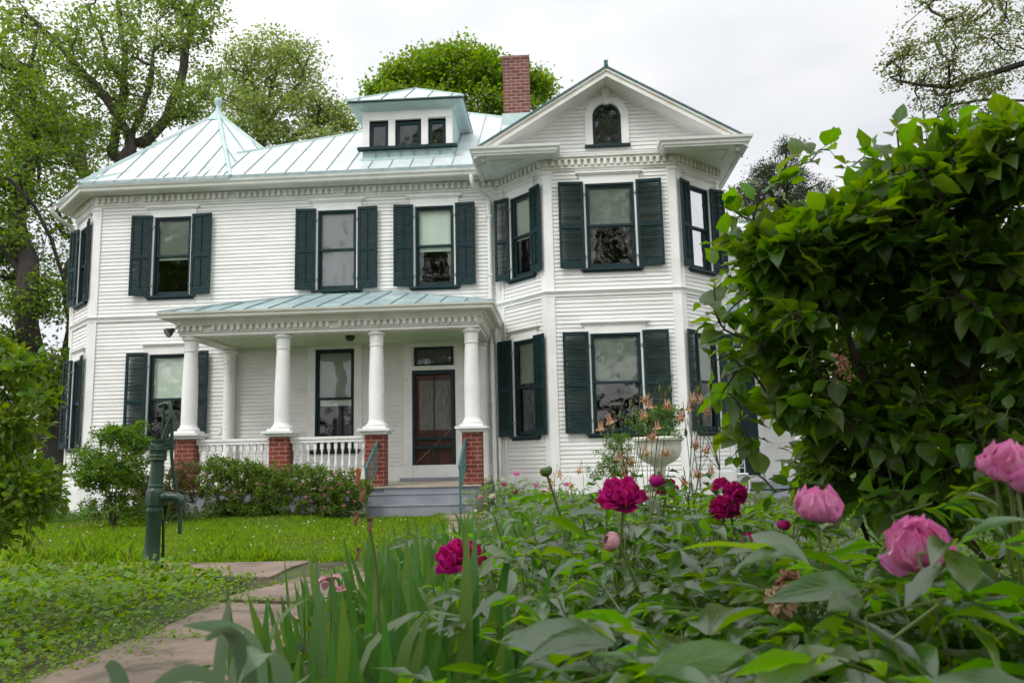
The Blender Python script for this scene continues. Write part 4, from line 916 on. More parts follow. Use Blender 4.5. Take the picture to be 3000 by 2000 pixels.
# old shade tree at the left corner of the house
P = DP(6.0); bA = P(110, 1105); bA.z = -.9
make_tree('dark rugged shade tree with leaning twin trunks standing left of the house corner',
    [([bA, P(118, 1000), P(128, 930)], None), ([P(145, 850, .2), P(165, 745, .3), P(150, 650), P(118, 550, -.5), P(78, 470, -1), P(20, 410, -1.5), P(-60, 330, -2)], P(128, 930)),
     ([P(100, 880), P(72, 800, -.4), P(62, 700, -.8), P(66, 600, -.6), P(40, 520, 0), P(60, 400, .5), P(90, 280, .8), P(70, 150, 1), P(90, 40, 1)], P(124, 960)),
     ([P(95, 600, -.6), P(130, 480, -.8), P(170, 400, -.5)], P(66, 620, -.6)), ([P(0, 560, -1), P(-60, 470, -1.5)], P(66, 640, -.6)), ([P(20, 760, -1), P(-50, 700, -1.5)], P(72, 800, -.4)), ([P(200, 480, .5), P(215, 420, .5)], P(150, 650))],
    [dblob(40, 560, 110, 90, 1.6, 6, 1.3), dblob(100, 420, 110, 100, 1.8, 6.5, 1.3), dblob(-20, 380, 120, 130, 2, 6, 1.3), dblob(60, 200, 130, 140, 2.2, 7, 1.5), dblob(80, 690, 80, 55, 1.3, 5.5, .8), dblob(20, 820, 70, 70, 1.3, 5.5, .8), dblob(140, 860, 40, 60, .8, 5.6, .4), dblob(70, 930, 70, 60, .9, 5.6, .5), dblob(-60, 650, 90, 120, 1.6, 6, .8), dblob(130, 280, 70, 100, 2, 6.5, .8)],
    390, .36, BARKD, LF_A, (55, 105), .25, .125, (bA.x, bA.y, -.6), group='trees round the house', flare=1.5)
# tall locust behind the corner pavilion
P = DP(12.0); bB = P(270, 1090); bB.z = -.8
make_tree('tall spreading tree with dark forked limbs rising behind the pointed corner roof',
    [([bB, P(268, 800), P(268, 560), P(275, 400)], None), ([P(300, 340, .2), P(272, 270), P(215, 190, -.5), P(150, 120, -1), P(70, 40, -1.5), P(20, -40, -2)], P(275, 400)),
     ([P(262, 330, 1), P(285, 200, 1), P(280, 90, 1.5), P(265, -20, 1.5)], P(275, 400)), ([P(305, 330, .5), P(335, 325, .4), P(385, 270, .8), P(412, 200, 1), P(425, 110, 1), P(450, 0, 1)], P(270, 440)),
     ([P(200, 420, -1), P(140, 330, -1.5), P(80, 280, -2), P(10, 240, -2.5), P(-60, 200, -3)], P(268, 520)), ([P(180, 330, -.5), P(120, 230, -1), P(40, 180, -1.5)], P(200, 420, -1)),
     ([P(420, 262, .5), P(475, 215, .5), P(510, 140, 1)], P(385, 270, .8)), ([P(180, 470, -1.5), P(110, 440, -2), P(20, 400, -2.5)], P(268, 600)), ([P(330, 240, .2), P(350, 150, 0), P(360, 50, 0)], P(300, 340, .2))],
    [dblob(230, 150, 120, 110, 2.5, 12, 1.5), dblob(130, 150, 120, 110, 2.5, 11, 1.2), dblob(370, 120, 110, 120, 2.5, 13, 1.5), dblob(450, 100, 70, 110, 2, 13, .8), dblob(300, 20, 150, 80, 2.5, 13, 1.2), dblob(430, 0, 80, 60, 2, 13, .7), dblob(130, 330, 110, 80, 2, 11, 1), dblob(240, 310, 70, 70, 1.6, 12, .6), dblob(430, 240, 80, 60, 1.6, 12.5, .8), dblob(40, 100, 120, 130, 2.4, 11, 1), dblob(330, 290, 50, 60, 1.2, 12.5, .4), dblob(200, 420, 70, 50, 1.4, 11, .5), dblob(500, 60, 40, 80, 1.4, 13, .3), dblob(60, 300, 90, 80, 2, 10, .8)],
    400, .40, BARK, LF_B, (48, 88), .28, .15, (bB.x, bB.y, -.6), group='trees round the house', flare=1.3)
# paler tree farther back
P = DP(24.0); bC = P(590, 1085); bC.z = -1.2
make_tree('pale green rounded tree farther back between the corner roof and the dormer',
    [([bC, P(585, 700), P(590, 420), P(600, 320)], None), ([P(640, 250), P(690, 190), P(710, 130)], P(600, 320)), ([P(590, 230), P(570, 160), P(540, 120)], P(600, 330)), ([P(660, 330), P(720, 290), P(770, 260)], P(595, 380)), ([P(620, 220), P(640, 140), P(650, 95)], P(600, 320)), ([P(530, 300), P(490, 240)], P(592, 370))],
    [dblob(640, 140, 75, 60, 2.5, 24, 1.2), dblob(700, 180, 65, 75, 2.5, 24, 1), dblob(570, 170, 80, 75, 2.5, 24, 1.1), dblob(520, 240, 70, 80, 2.2, 23, .9), dblob(620, 270, 120, 55, 2.2, 23, 1.1), dblob(740, 265, 60, 45, 2, 24, .8), dblob(780, 285, 40, 30, 1.5, 24, .4), dblob(560, 320, 80, 40, 1.6, 22, .5), dblob(690, 320, 90, 35, 1.6, 22, .5)],
    300, .34, BARK, LF_C, (42, 82), .36, .19, (bC.x, bC.y, -1.0), group='trees round the house', tip=.018)
# bright maple behind the dormer and chimney
P = DP(18.0); bD = P(1060, 1070); bD.z = -1.0
make_tree('bright green dense maple crown rising behind the dormer and the brick chimney',
    [([bD, P(1058, 600), P(1060, 360)], None), ([P(1000, 280), P(940, 220), P(900, 190)], P(1060, 400)), ([P(1060, 250), P(1055, 150)], P(1060, 360)), ([P(1140, 270), P(1200, 220)], P(1060, 380))],
    [dblob(1050, 175, 75, 55, 2, 18, 1.3), dblob(960, 190, 75, 50, 2, 18, 1.2), dblob(890, 205, 40, 32, 1.5, 17.5, .6), dblob(1140, 195, 80, 50, 2, 18, 1.2), dblob(1225, 210, 42, 38, 1.6, 18, .7), dblob(1060, 255, 180, 60, 2, 17, 1.6), dblob(920, 250, 60, 40, 1.6, 17, .5), dblob(1035, 132, 40, 20, 1, 18, .3), dblob(905, 182, 24, 20, 1, 17.6, .25), dblob(985, 140, 30, 16, 1, 18, .25), dblob(1112, 148, 34, 20, 1, 18, .28), dblob(1250, 190, 22, 24, 1, 18, .22), dblob(862, 222, 18, 20, 1, 17.6, .2), dblob(1075, 112, 22, 12, .8, 18, .12), dblob(1165, 160, 28, 18, 1, 18, .2)],
    400, .32, BARK, LF_M, (60, 115), .26, .18, (bD.x, bD.y, -.8), group='trees round the house', tip=.016)
# dark juniper at the right, beyond the wing
P = DP(13.0); bK = P(1800, 1050); bK.z = -.8
make_tree('dark ragged evergreen standing beyond the rear wing behind the lilac',
    [([bK, P(1798, 800), P(1800, 560), P(1805, 430), P(1808, 330)], None)]+[([P(1805+s*40, v+10, d), P(1805+s*k, v-12, d*1.6)], P(1802, v+25)) for v, k, s, d in ((600, 120, -1, -.3), (600, 130, 1, .4), (540, 115, -1, .5), (550, 120, 1, -.4), (480, 95, -1, -.4), (490, 100, 1, .5), (430, 75, -1, .3), (430, 85, 1, -.3), (390, 55, -1, -.2), (380, 50, 1, .2))],
    [dblob(1812, 345, 32, 28, .6, 13, .5), dblob(1795, 400, 55, 38, .9, 13, .9), dblob(1775, 450, 80, 40, 1.1, 13, 1.2), dblob(1840, 440, 60, 60, 1, 13, .9), dblob(1770, 510, 90, 45, 1.2, 13, 1.2), dblob(1860, 530, 70, 60, 1.2, 13, .9), dblob(1790, 600, 110, 60, 1.3, 13, 1.2), dblob(1730, 455, 50, 40, .8, 13, .8), dblob(1765, 400, 40, 35, .7, 13, .6)],
    280, .16, BARKD, LF_K, (75, 120), .15, .075, (bK.x, bK.y, -.7), group='trees round the house', flat=.5, sag=-.05)
# tree leaning into the picture from the right
P = DP(-4.5); bE = P(2760, 1060); bE.z = -.5
make_tree('olive leaved tree whose branches hang in over the lilac from the right edge',
    [([bE, P(2740, 800), P(2700, 500), P(2640, 300)], None), ([P(2520, 180), P(2400, 130), P(2290, 165), P(2180, 200), P(2110, 195), P(2060, 185)], P(2640, 300)), ([P(2500, 250), P(2380, 232), P(2260, 230), P(2160, 245)], P(2660, 330)),
     ([P(2540, 300), P(2420, 320), P(2352, 325), P(2300, 355), P(2255, 420)], P(2690, 420)), ([P(2450, 240), P(2352, 262), P(2290, 305), P(2230, 330)], P(2560, 300)), ([P(2600, 150), P(2450, 20), P(2300, -30), P(2150, 0)], P(2640, 300)), ([P(2800, 350, 1), P(2900, 150, 2)], P(2700, 500)), ([P(2700, 150, -1), P(2720, -50, -1.5)], P(2640, 300))],
    [dblob(2260, 60, 100, 70, 1.2, -4.5, 1.3), dblob(2330, 120, 70, 90, 1.2, -4.3, 1.2), dblob(2170, 90, 70, 60, 1, -4.6, .8), dblob(2090, 130, 60, 45, .8, -4.6, .6), dblob(2050, 150, 25, 40, .5, -4.6, .25), dblob(2110, 20, 40, 30, .6, -4.5, .3), dblob(2200, 190, 90, 45, .9, -4.6, .8), dblob(2240, 270, 75, 50, .9, -4.5, .8), dblob(2300, 290, 60, 40, .8, -4.3, .5), dblob(2210, 345, 45, 35, .6, -4.6, .45), dblob(2420, 60, 90, 120, 1.4, -4, .9), dblob(2500, 150, 100, 150, 1.6, -3.5, .8), dblob(2700, 0, 180, 160, 2, -3, 1), dblob(2900, 150, 120, 150, 1.6, -2, .6)],
    420, .075, BARKD, LF_E, (20, 42), .075, .052, (bE.x, bE.y, -.5), group='trees round the house', tip=.005, flat=.7, back=1, droop=.35)
# trees behind the photographer: they stand in the window panes
for k, (x, y, h, w, lm) in enumerate(((-14.5, -22, 15, 5.2, LF_A), (-3.6, -23.5, 19, 4.6, LF_B), (5.5, -22.5, 20, 5.6, LF_A))):
    b = Vector((x, y, -.6)); T = lambda dx, dz, dy=0: Vector((x+dx, y+dy, -.6+dz))
    make_tree(('broad dark tree across the yard from the left end of the house', 'tall tree across the yard facing the porch', 'round headed tree across the yard facing the bay')[k],
        [([b, T(.1, h*.3), T(.0, h*.45)], None), ([T(-w*.4, h*.62, .6), T(-w*.7, h*.75, 1)], T(0, h*.42)), ([T(w*.4, h*.6, -.5), T(w*.75, h*.72, .5)], T(0, h*.4)), ([T(.2, h*.7), T(-.3, h*.9)], T(0, h*.45))],
        [(T(0, h*.82), (w*.7, w*.6, h*.15), 1), (T(-w*.55, h*.65, .5), (w*.5, w*.5, h*.14), 1), (T(w*.55, h*.62), (w*.5, w*.5, h*.15), 1), (T(0, h*.58, 1), (w*.7, w*.6, h*.13), 1), (T(-w*.2, h*.34, 1), (w*.75, w*.5, h*.12), .8), (T(w*.1, h*.72, .5), (w*.8, w*.6, h*.12), 1)],
        230, .35, BARKD, lm, (45, 80), .42, .30, tuple(b), group='trees across the yard', tip=.02)
# ================================================================== GARDEN MATERIALS
LAWN = leaf_mat('lawn_blade', (.150, .275, .012), rough=.5, island=.5, transl=.50)
COVER = leaf_mat('ground_cover_leaf', (.115, .220, .012), (.16, .26, .035), rough=.45, island=.40, transl=.40, nvein=5, bump=0)
IRISM = leaf_mat('iris_blade', (.085, .180, .040), rough=.34, island=.30, transl=.38, spec=.7)
PEONL = leaf_mat('peony_leaf', (.045, .108, .008), (.08, .145, .025), rough=.34, island=.40, transl=.46, spec=1.0, coat=1.0, tval=3.8, nvein=8)
LILACL = leaf_mat('lilac_leaf', (.068, .138, .014), (.10, .17, .028), rough=.38, island=.38, transl=.46, spec=.8, tval=3.2, nvein=8)
SPIR = leaf_mat('spirea_leaf', (.100, .175, .024), rough=.5, island=.42, transl=.32)
SPIRR = leaf_mat('bronze_spirea_leaf', (.105, .100, .030), rough=.5, island=.40, transl=.32)
PRIV = leaf_mat('corner_shrub_leaf', (.090, .185, .018), rough=.45, island=.38, transl=.35)
YELL = leaf_mat('yellow_green_shrub_leaf', (.105, .19, .016), (.145, .24, .03), rough=.45, island=.35, transl=.38, nvein=6, bump=0)
UNDER = leaf_mat('undergrowth_leaf', (.060, .125, .016), rough=.5, island=.40, transl=.30)
COLUM = leaf_mat('columbine_leaf', (.070, .150, .030), rough=.5, island=.3, transl=.35)
STEM = mat('green_stem', (.10, .17, .035), .5, (.14, .15, .05), 9)
WOODY = mat('lilac_bark', (.075, .055, .042), .9, (.045, .034, .027), 14, 5, .5, 60)
PINK = mat('pink_petal', (.90, .40, .63), .6, (.80, .22, .47), 22, 3, island=.20, transl=.42, spec=.25, bump=.15, bscale=90)
MAGE = mat('magenta_petal', (.70, .012, .23), .5, (.50, .005, .13), 30, 3, island=.28, transl=.25, spec=.3)
BLUSH = mat('blush_bud_petal', (.70, .36, .40), .55, island=.12, transl=.2, spec=.3)
FADED = mat('faded_petal', (.62, .45, .29), .7, island=.22, transl=.25)
SALM = mat('salmon_spur', (.80, .42, .33), .55, (.74, .50, .32), 30, transl=.25)
PYEL = mat('pale_yellow_petal', (.78, .62, .28), .55, transl=.3)
CREAMF = mat('cream_flower', (.74, .70, .58), .6, transl=.25)
ORANGE = mat('withered_orange_flower', (.60, .24, .06), .6, (.42, .17, .07), 40, transl=.25)
DRYB = mat('dry_brown_flower', (.34, .17, .09), .8, (.20, .10, .06), 40)
SPPINK = mat('spirea_flower_pink', (.55, .12, .26), .7, island=.3, transl=.2)
CONC = mat('worn_concrete_path', (.265, .20, .155), .95, (.18, .14, .11), 2.4, 10, .8, 45, extra=second_noise((.085, .072, .05), 3.6, .50, .68))
PUMPM = mat('dark_green_pump_paint', (.018, .048, .030), .38, (.028, .060, .038), 6, 6, .12, 60, extra=second_noise((.006, .012, .010), 4, .52, .72))
IRONB = mat('black_iron', (.010, .012, .011), .45)
URNM = mat('white_urn_paint', (.68, .66, .60), .7, (.50, .48, .42), 5, 7, .3, 40, extra=second_noise((.30, .28, .22), 8, .58, .75))
# ================================================================== PATH
def px0(y): return np.interp(y, [-17, -12.8, -10.3, -8.6, -5, -2.8], [-.42, -.34, -.40, .36, .22, -.25])
def px1(y): return np.interp(y, [-17, -12.8, -10.3, -8.6, -5, -2.8], [.50, .46, .46, 1.02, .98, .50])
slabs = []; y = -16.6
while y < -2.85:
    L = random.uniform(.95, 1.25); y2 = min(y+L, -2.76); slabs.append([(px0(y), y), (px1(y), y), (px1(y2), y2), (px0(y2), y2)]); y = y2+random.uniform(.015, .04)
x = -.48
while x > -4.2: x2 = x-random.uniform(.95, 1.2); slabs.append([(x2, -9.72), (x, -9.78), (x, -8.72), (x2, -8.70)]); x = x2-.03
m = MB()
for s in slabs:
    poly = []
    for a, b in zip(s, s[1:]+s[:1]):
        n = 7
        for k in range(n):
            t = k/n; j = .012 if k else .02; poly.append((a[0]+(b[0]-a[0])*t+random.uniform(-j, j), a[1]+(b[1]-a[1])*t+random.uniform(-j, j)))
    dz = random.uniform(.012, .03); cx = sum(p[0] for p in poly)/len(poly); cy = sum(p[1] for p in poly)/len(poly)
    top = [(p[0], p[1], float(hgt(p[0], p[1]))+dz) for p in poly]
    m.prism([(p[0], p[1], p[2]-.06) for p in top], (0, 0, .06))
tag(m.build('path', CONC), kind='structure')
def in_path(x, y):
    a = (x > px0(y)+.02) & (x < px1(y)-.0) & (y < -2.8); b = (y > -9.74) & (y < -8.74) & (x < -.4) & (x > -4.2); return a | b
# ================================================================== LAWN, COVER
def scat(x0, x1, y0, y1, n): return rng.uniform(x0, x1, n), rng.uniform(y0, y1, n)
def ground_pts(x, y, dz=0): return np.stack([x, y, hgt(x, y)+dz], 1)
BLADE = [leaf_tpl([.5, .42, .28, .02], .3, c, 0) for c in (.25, .6, .95)]
def blades(name, x, y, h, w, m, kind='stuff', lean=.35):
    n = len(x); X = np.stack([rng.normal(0, lean, n), rng.normal(0, lean, n), np.ones(n)], 1); Z = rdir(n)*np.array([1, 1, .1])
    return tag(leaves(name, BLADE, ground_pts(x, y, -.01), X, Z, h, m, wid=w/h), kind=kind)
x, y = scat(-11, .55, -8.75, -2.55, 130000); k = ~in_path(x, y) & (x < px0(y)+.08) & ~((y > -3.0) & (x > -5.2)) & (rng.random(len(x)) < np.clip(1.15-np.abs(x+2.5)/11, .25, 1)); x, y = x[k], y[k]
e = np.exp(-((y+8.6)/.22)**2)
h = rng.uniform(.032, .090, len(x))*(1+.8*e)*(.75+.5*np.sin(x*2.1+y)**2*np.sin(x*5.3-y*4)**2); blades('lawn_grass', x, y, h, rng.uniform(.004, .0075, len(x)), LAWN, lean=.5)
x, y = scat(-6.5, -1.7, -9.9, -8.4, 2600); h = rng.uniform(.10, .26, len(x)); k = (rng.random(len(x)) < np.clip((-x-1.2)/3, .05, 1)); blades('tall_grass', x[k], y[k], h[k], rng.uniform(.005, .009, len(x))[k], LAWN, lean=.5)
x, y = scat(-60, 40, -1, 42, 26000); k = ~((x > -9.4) & (x < 10) & (y < 9)); x, y = x[k], y[k]; blades('far_grass', x, y, rng.uniform(.10, .22, len(x)), rng.uniform(.02, .04, len(x)), LAWN)
x, y = scat(3.5, 17, -14, 7, 24000); k = ~((x < 10) & (y > -1.8)) & ~((x < 5.2) & (y > -4)) ; x, y = x[k], y[k]; blades('side_grass', x, y, rng.uniform(.05, .13, len(x)), rng.uniform(.006, .012, len(x)), LAWN, lean=.5)
# low broad leaves beside the path
def cover_ok(x, y):
    edge = np.interp(y, [-15, -12.8, -12.3, -11.9, -11.4, -10.6, -10.2, -9.8, -9.2], [-.24, -.24, -.15, -.14, -.27, -.28, -.36, -.90, -2.1])
    return x < edge+.10*np.sin(y*5)+.05*np.sin(y*13)
x, y = scat(-6.5, .1, -15, -9.3, 40000); k = cover_ok(x+rng.normal(0, .05, len(x)), y); x, y = x[k], y[k]
P_ = ground_pts(x, y); dens = .5+.5*np.sin(x*2.3+1.1)*np.sin(y*2.9); P_[:, 2] += rng.uniform(.01, .05, len(x))+rng.random(len(x))**1.3*.17*dens*np.clip((-.25-x)/.6, .15, 1)
X = rdir(len(x))*np.array([1, 1, .35]); Z = np.array([0, 0, 1.])+rng.normal(size=(len(x), 3))*.35
sz = rng.uniform(.026, .058, len(x))*np.clip((-.1-x)/.6, .42, 1)*np.where(rng.random(len(x)) < .3, np.clip((-x+.4)/1.1, 1, 1.9), 1)
tag(leaves('ground_cover', OVATE, P_, X, Z, sz, COVER), kind='stuff')
wx, wy = [], []
for s in slabs:                                         # weeds in the joints and along the edges
    (ax, ay), (bx, by), (cx2, cy2), (dx2, dy2) = s
    n = 200; t = rng.random(n); wx += list(ax+(bx-ax)*t+rng.normal(0, .01, n)); wy += list(ay+(by-ay)*t+rng.normal(0, .02, n))
    n = 260; t = rng.random(n); wx += list(ax+(dx2-ax)*t+rng.normal(0, .05, n)); wy += list(ay+(dy2-ay)*t+rng.normal(0, .03, n))
wx, wy = np.array(wx), np.array(wy); k = (np.sin(wx*9+wy*3.1)+np.sin(wy*7.3) > -.3); wx, wy = wx[k], wy[k]; n = len(wx)
tag(leaves('path_weeds', OVATE, ground_pts(wx, wy, rng.uniform(.01, .05, n)), rdir(n)*np.array([1, 1, .5]), np.array([0, 0, 1.])+rng.normal(size=(n, 3))*.4, rng.uniform(.012, .03, n), COVER), kind='stuff')
x, y = scat(-7, -.3, -8.6, -3.4, 80); m = MB()
for a, b in zip(x, y):
    z = float(hgt(a, b))+random.uniform(.05, .10); r = random.uniform(.006, .011); m.lathe(a, b, [(.002, z-r), (r*.8, z-r*.5), (r, z), (r*.75, z+r*.6), (.002, z+r)], 6)
tag(m.build('clover_blossoms', CREAMF), kind='stuff')
# dead leaf litter and debris on the path
x, y = scat(-.6, .6, -15, -3, 420); n = len(x); P_ = ground_pts(x, y, .034); tag(leaves('leaf_litter', SMALL, P_, rdir(n)*np.array([1, 1, .1]), np.array([0, 0, 1.])+rng.normal(size=(n, 3))*.25, rng.uniform(.008, .03, n), DRYB), kind='stuff')
# bed: soil sheet and undergrowth
bx = [.45, 7.5, 7.5, .05]
x, y = scat(.40, 7, -16.5, -3.0, 20000); k = (x > px1(y)-.02) & ~((x > 1.2) & (y < -15.2)) & ~((x > .5) & (x < 5.1) & (y > -1.2)); x, y = x[k], y[k]; n = len(x)
P_ = ground_pts(x, y); P_[:, 2] += .02+rng.random(n)**1.5*.24*np.clip((x-.2)/.6, .2, 1); tag(leaves('bed_undergrowth', OVATE, P_, rdir(n)*np.array([1, 1, .4]), np.array([0, 0, 1.])+rng.normal(size=(n, 3))*.45, rng.uniform(.025, .07, n), UNDER), kind='stuff')
# ================================================================== SHRUBS
def shrub(label, base, blobs, ntips, per, size, m, group=None, name='shrub', tpl=None, r0=.018, spread=.06, flat=.8, nst=7, tipr=.003, step=.16, up=.4, wood=None, cat='shrub'):
    base = Vector(base); o = tag(empty(name, base), label, cat, group); pts = blob_points(blobs, ntips)
    t = Tree(); t.limb([base+Vector((0, 0, -.03)), base+Vector((0, 0, .04))], step=.05, jit=0)
    c0 = pts.mean(0)
    for k in range(nst):
        a = 6.283*k/nst+rng.random(); q = pts[rng.integers(0, len(pts))]; mid = base.lerp(Vector(q), .5)+Vector((math.cos(a)*.03, math.sin(a)*.03, .05)); t.limb([mid, base.lerp(Vector(q), .85)], 0, step=step, jit=.012)
    tips = t.grow(pts, step=step*.6, jit=.012, sag=.10)
    b = t.mesh('branches', wood or WOODY, r0, tipr, o, flare=1); b.matrix_parent_inverse = Matrix.Translation(-base)
    P, X = [], []
    for path in tips:
        kk = min(len(path), 4); c = int(rng.integers(per[0], per[1]+1)*1.7); axis_ = unit(np.array(t.p[path[-1]]-t.p[path[0]])[None]+1e-6)[0]
        for _ in range(c):
            f = rng.random()**.7*(kk-1); i = int(f); a = np.array(t.p[path[-kk:][i]]); bq = np.array(t.p[path[-kk:][min(i+1, kk-1)]]); P.append(a+(bq-a)*(f-i)); X.append(axis_*.6)
    P = np.array(P); n = len(P); d = rdir(n); P = P+d*spread*rng.random((n, 1)); X = np.array(X)+d*.9; X[:, 2] += .15; Z = np.array([0, 0, up*2])+rng.normal(size=(n, 3))*.5
    f = leaves('foliage', tpl or SMALL, P, X, Z, size*rng.uniform(.6, 1.25, n), m, o); f.matrix_parent_inverse = Matrix.Translation(-base)
    return o, t, tips
def DB(u, v, ru, rv, d, D, w=1):
    c = atD(u, v, D); s = D/2352/FPX; return (c, (ru*s, d, rv*s), w)
def YB(u, v, ru, rv, d, Y, w=1):
    c = atY(u, v, Y); s = (c-CAMP).dot(FF)/2352/FPX; return (c, (ru*s, d, rv*s), w)
def clusters(o, pts, m, r=.03, n=26, name='flower_cluster'):
    for p in pts:
        q = np.array(p)+rdir(n)*np.array([1, 1, .5])*r*rng.random((n, 1))**.5; f = leaves(name, SMALL, q, rdir(n), rdir(n)+np.array([0, 0, .8]), .017, m, o); f.matrix_parent_inverse = Matrix.Translation(-Vector(o.location))
# round shrub at the house corner
b = atY(262, 1130, -4.2); b.z = -.48
lowb = ((b.x, b.y+.1, -.22), (.62, .4, .22), 1.0)
shrub('rounded leafy green shrub in front of the left house corner', b, [YB(262, 1070, 92, 58, .5, -4.2, 2.2), YB(260, 1105, 85, 28, .45, -4.2, .9), YB(210, 1065, 45, 50, .4, -4.2, .6), YB(320, 1010, 30, 40, .35, -4.2, .5), YB(262, 1000, 50, 22, .3, -4.2, .5), lowb], 540, (12, 20), .048, PRIV, 'shrubs along the house front', spread=.07)
for k, (lab, bl, mm, nt) in enumerate((
    ('bronze tipped loose spirea bush between the corner shrub and the first brick pier', [YB(400, 1115, 75, 48, .35, -2.95, 1.2), YB(330, 1135, 60, 32, .3, -3.1, .9), YB(370, 1150, 60, 22, .3, -3.2, .6), YB(425, 1080, 40, 25, .3, -2.9, .4)], SPIRR, 170),
    ('light green spirea bush in front of the left porch railing', [YB(520, 1110, 70, 50, .35, -2.95, 1.2), YB(500, 1075, 50, 25, .3, -2.9, .5), YB(560, 1090, 50, 40, .3, -2.95, .6)], SPIR, 190),
    ('green spirea bush under the second brick pier', [YB(620, 1125, 60, 45, .35, -2.95, 1.1), YB(610, 1090, 45, 26, .3, -2.9, .4)], SPIR, 150),
    ('pink flowering spirea bush in front of the right porch railing beside the steps', [YB(720, 1118, 75, 48, .35, -2.95, 1.2), YB(790, 1122, 50, 46, .35, -2.95, .9), YB(700, 1085, 60, 22, .3, -2.9, .4), YB(835, 1130, 28, 36, .25, -2.95, .4)], SPIR, 230))):
    c = sum((np.array(q[0])*q[2] for q in bl), np.zeros(3))/sum(q[2] for q in bl)
    o, t, tips = shrub(lab, (c[0], c[1]+.1, float(hgt(c[0], c[1]))), bl+[((c[0], c[1], -.32), (.55, .32, .14), .9)], int(nt*2.1), (15, 24), .040, mm, 'shrubs along the house front', name='spirea_bush', spread=.055, tpl=SMALL)
    if k in (1, 3): clusters(o, [np.array(atY(u_, v_, -3.28)) for u_, v_ in (((470, 1090), (540, 1130), (590, 1110)) if k == 1 else ((690, 1110), (735, 1125), (745, 1135), (760, 1120), (715, 1150), (780, 1110), (800, 1130), (700, 1140), (745, 1165), (815, 1150), (770, 1085), (790, 1160)))], SPPINK, .035, 26)
c = atY(1410, 1055, -3.4)
shrub('airy small leaved shrub between the bay and the white urn', (c.x, c.y, -.5), [YB(1412, 1040, 48, 40, .3, -3.4, 1.2), YB(1400, 1080, 55, 30, .3, -3.4, .9), YB(1420, 1010, 30, 18, .2, -3.4, .4)], 170, (10, 16), .032, PRIV, 'shrubs along the house front', spread=.06)
shrub('low weedy bush at the far left foot of the house', (-8.4, -1.6, -.45), [((-8.3, -1.6, -.15), (.9, .4, .28), 1), ((-9.4, -1.2, -.1), (.8, .4, .3), .8)], 130, (12, 18), .05, SPIRR, 'shrubs along the house front', spread=.09)
shrub('shady low bush under the leaning twin trunked tree', (-11.6, 2.0, -.6), [((-11.8, 2.2, .2), (2.0, .8, .7), 1), ((-14, 3, .3), (1.6, .8, .8), .8)], 200, (14, 20), .10, PRIV, 'shrubs along the house front', spread=.16, step=.3)
# young shrub in the left foreground
b = atD(-10, 1350, 4.3); b.z = -.5
shrub('yellow green shrub with fine bare twigs filling the left edge', b, [DB(-5, 890, 45, 65, .25, 4.3, 1), DB(-15, 990, 65, 70, .3, 4.3, 1.2), DB(45, 970, 35, 28, .18, 4.1, .5), DB(30, 1090, 70, 45, .25, 4.1, 1.0), DB(85, 1110, 35, 25, .15, 4.0, .4), DB(-60, 1060, 80, 160, .4, 4.4, 1.2), DB(0, 815, 30, 26, .15, 4.2, .35), DB(10, 1010, 55, 50, .25, 4.2, .6), DB(30, 1170, 80, 30, .25, 4.1, .6), DB(110, 1150, 35, 22, .15, 4.0, .3), DB(75, 915, 30, 12, .1, 4.1, .2), DB(50, 840, 18, 26, .1, 4.1, .15), DB(20, 1230, 60, 20, .2, 4.1, .2)], 330, (7, 12), .062, YELL, None, spread=.06, tpl=OBOV, step=.12, r0=.010, tipr=.0018)
# clipped hedge behind the photographer: the dark foot of what the lower panes mirror
hb = Vector((0, -21, -.5)); hp = blob_points([((x_, -21+.5*math.sin(x_), 1.2), (2.2, .9, 1.7), 1) for x_ in range(-20, 19, 3)], 7000); hd = tag(empty('hedge', hb), 'tall dark leafy hedge across the yard facing the house', 'hedge')
f = leaves('foliage', SMALL, hp, rdir(len(hp)), rdir(len(hp)), .34, LF_K, hd); f.matrix_parent_inverse = Matrix.Translation(-hb)
m = MB()
for x_ in range(-20, 19, 2): m.tube([(x_, -21, -.5), (x_+.1, -21, .8), (x_-.1, -21.1, 2.0)], [.06, .05, .02], 6)
b_ = m.build('branches', BARKD, hd)
# big lilac on the right
b = Vector((3.1, -13.15, -.5)); lc = [DB(1810, 600, 95, 70, .25, 2.45, .8), DB(1940, 535, 100, 70, .3, 2.4, .8), DB(2080, 465, 100, 70, .3, 2.35, .7), DB(2220, 400, 90, 70, .3, 2.25, .7), DB(2340, 410, 80, 80, .3, 2.15, .5), DB(1765, 610, 55, 60, .22, 2.45, .35), DB(1790, 740, 65, 85, .25, 2.45, .65), DB(1840, 890, 60, 80, .25, 2.45, .5), DB(2340, 640, 110, 150, .4, 2.3, 1.1), DB(2380, 880, 110, 120, .4, 2.3, .8), DB(1900, 620, 100, 90, .35, 2.5, .8), DB(2060, 600, 120, 100, .35, 2.45, .8), DB(2150, 1140, 230, 60, .3, 2.3, .7), DB(2300, 1080, 120, 80, .3, 2.2, .5), DB(2050, 720, 220, 200, .55, 2.7, 2.5), DB(2250, 700, 180, 240, .5, 2.5, 1.6), DB(2010, 960, 150, 130, .4, 2.6, 1.4), DB(2200, 1000, 200, 130, .4, 2.45, 1.4), DB(1900, 1080, 70, 70, .3, 2.6, .5)]
lil = tag(empty('lilac_bush', b), 'big dark green lilac bush with broad leaves filling the right side', 'shrub')
t = Tree(); t.limb([b+Vector((0, 0, -.03)), b+Vector((0, 0, .05))], step=.05, jit=0)
pts = blob_points(lc, 1320); shoots = []
